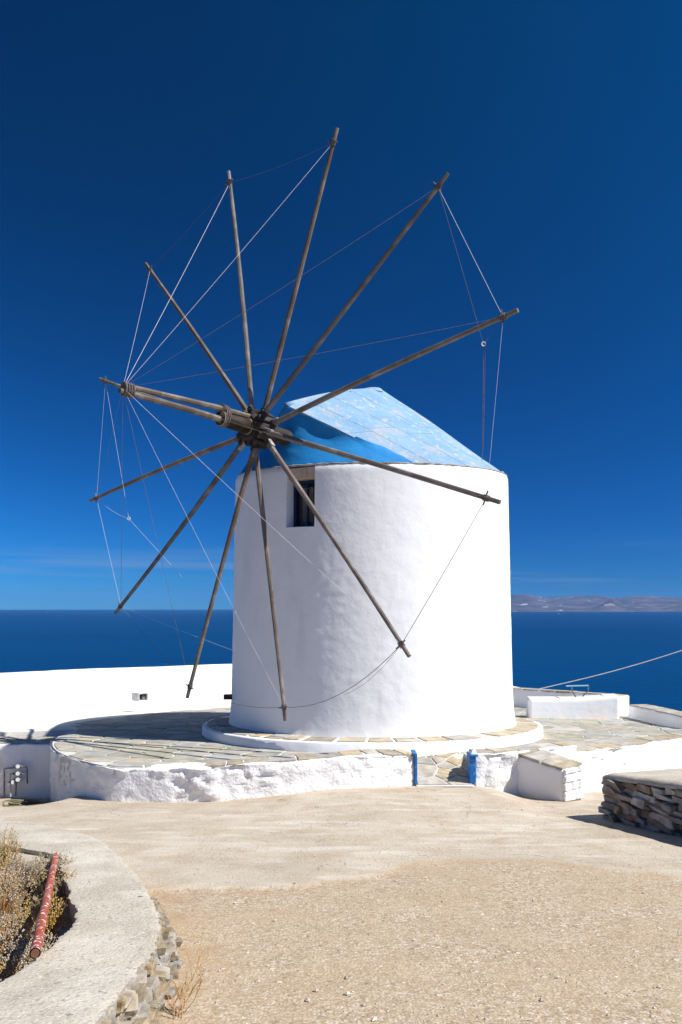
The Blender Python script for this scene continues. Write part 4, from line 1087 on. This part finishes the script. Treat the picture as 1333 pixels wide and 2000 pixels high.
SH = [(-2.35, 6.6, .38, .26, 120, 0, 'pale dry shrub just beyond the middle of the red pipe'), (-2.62, 7.3, .40, .24, 110, 0, 'pale dry shrub at the far corner of the bed by the pipe end'),
      (-2.95, 7.2, .36, .25, 100, 0, 'pale dry shrub beside the far bed corner'), (-3.25, 7.75, .55, .22, 90, 0, 'taller dry shrub at the picture edge by the far bed wall'),
      (-2.15, 5.8, .34, .25, 120, 0, 'pale dry shrub under the middle of the red pipe'), (-2.35, 5.55, .28, .28, 130, 1, 'rust brown dry shrub filling the middle of the bed'),
      (-1.95, 5.1, .26, .22, 110, 0, 'pale dry shrub between the pipe and the near bed wall'), (-2.1, 4.75, .20, .22, 90, 1, 'low rust brown dry shrub near the pipe end'),
      (-1.85, 4.5, .16, .18, 90, 0, 'low pale dry shrub nearest the pipe mouth'), (-2.75, 6.5, .42, .25, 110, 1, 'rust brown dry shrub with orange tips at the picture edge'),
      (-2.0, 6.35, .30, .15, 80, 0, 'small pale shrub between the pipe and the cement wall')]
for s in SH: shrub(*s)
# dry weed by the roadside
r = empty('dry_weed', P(345, 1985, 4.1)); r.location.z = base_ground(r.location.x, r.location.y); tag(r, 'bare brown dry weed growing at the road edge by the low wall', 'weed')
tw = MB()
def branch(p, d_, ln, rad, dep):
    q = p + d_ * ln; mid = p.lerp(q, .5) + Vector((random.uniform(-.01, .01), random.uniform(-.01, .01), 0)); tw.tube([p, mid, q], [rad, rad * .8, rad * .6], 3, False)
    if dep:
        for k in range(random.randint(2, 3)):
            e = (d_ + Vector((random.uniform(-.6, .6), random.uniform(-.6, .6), random.uniform(-.1, .5)))).normalized(); branch(p.lerp(q, random.uniform(.45, 1)), e, ln * random.uniform(.5, .8), rad * .65, dep - 1)
for k in range(9): branch(Vector((random.uniform(-.05, .05), random.uniform(-.05, .05), 0)), Vector((random.uniform(-.4, .55), random.uniform(-.2, .6), .8)).normalized(), random.uniform(.06, .14), .0028, 2)
branch(Vector((0, 0, 0)), Vector((.35, .25, .8)).normalized(), .24, .003, 2); branch(Vector((0, 0, 0)), Vector((.5, .3, .75)).normalized(), .2, .003, 1)
tag(tw.build('twigs', M['rustbush'], r), kind='stuff')

# ------------------------------------------------------------------ water meters
r = empty('water_meters', P(30, 1556, 16.3)); tag(r, 'cluster of water meters and pipes on the white wall by the terrace end', 'water meter'); L0 = r.location.copy()
g = lambda px, py, o=0.: P(px, py, 16.28 - o) - L0
for pts in ([(8, 1501), (53, 1498), (54, 1530)], [(20, 1512), (34, 1512), (53, 1512)], [(9, 1501), (9, 1558)], [(20, 1510), (21, 1556)], [(32, 1530), (31, 1554)]):
    MB().tube([g(*p) for p in pts], .017, 8).build('pipe_run', M['pipegrey'] if pts[0][0] != 20 else M['pale'], r)
for px, py in ((35, 1497), (35, 1511), (35, 1523), (26, 1528)):
    q = MB(); q.tube([g(px, py, -.02), g(px, py, .10)], .048, 12); mo = q.build('meter', M['pipegrey'], r); q = MB(); q.tube([g(px, py, .10), g(px, py, .115)], .04, 12); q.build('dial', M['pale'], mo)
    MB().tube([g(px - 9, py, .05), g(px + 9, py, .05)], .022, 8).build('coupling', M['pipegrey'], r)
# hose heap
hp = P(62, 1560, 14.6); hp.z = base_ground(hp.x, hp.y) + .03
pts = []
for k in range(90):
    a = k * .33; rr = .28 + .10 * math.sin(k * .21) + .05 * math.sin(k * 1.1)
    pts.append(hp + Vector((math.cos(a) * rr * 1.5, math.sin(a) * rr * .6, .02 + .0011 * k + .015 * math.sin(k * .7))))
tag(MB().tube(pts, .016, 6).build('hose', mat('hose', (.16, .15, .08), (.26, .24, .14), 5, .6)), 'heap of coiled hose on the ground at the foot of the meter wall', 'hose')

# ------------------------------------------------------------------ far sailboats
def boat(px, d, label):
    x = (px - CX) / FPX * d; r = empty('sailboat', (x, d, SEAZ)); tag(r, label, 'sailboat', 'sailboats far out at sea')
    k = 1.7
    v = [(-6, 0, 1.2), (6.5, 0, 1.5), (-6, 1.5, 1.2), (-6, -1.5, 1.2), (1, 1.8, 1.2), (1, -1.8, 1.2), (-5, 0, -.6), (4, 0, -.6)]
    mesh('hull', [Vector(p) * k for p in v], [(2, 4, 1, 5, 3), (3, 5, 7, 6), (5, 1, 7), (4, 2, 6, 7), (1, 4, 7), (2, 3, 6)], M['white'], r)
    mesh('sail', [Vector(p) * k for p in ((0, .05, 2), (-5.5, .3, 2.2), (0, .05, 15), (0, -.05, 2), (-5.5, .2, 2.2), (0, -.05, 15))], [(0, 1, 2), (3, 5, 4), (0, 2, 5, 3), (1, 4, 5, 2), (0, 3, 4, 1)], M['white'], r)
    MB().tube([(0, 0, 1), (0, 0, 16 * k)], .15, 5).build('mast', M['pale'], r)
boat(1092, 11500, 'tiny white sailboat below the distant island')
boat(93, 15000, 'tiny white sailboat near the horizon at the open sea')

# ------------------------------------------------------------------ haze
mhz = bpy.data.materials.new('haze_air'); mhz.use_nodes = True; n, l = mhz.node_tree.nodes, mhz.node_tree.links; n.clear()
out = n.new('ShaderNodeOutputMaterial'); pv = n.new('ShaderNodeVolumePrincipled'); pv.inputs['Color'].default_value = (.19, .46, 1, 1); pv.inputs['Density'].default_value = 1.9e-5
l.new(pv.outputs['Volume'], out.inputs['Volume'])
hz = MB(); hz.box((0, 0, 250), 74000, 74000, 710); tag(hz.build('haze', mhz), 'thin blue sea haze toward the horizon', 'haze', kind='stuff')
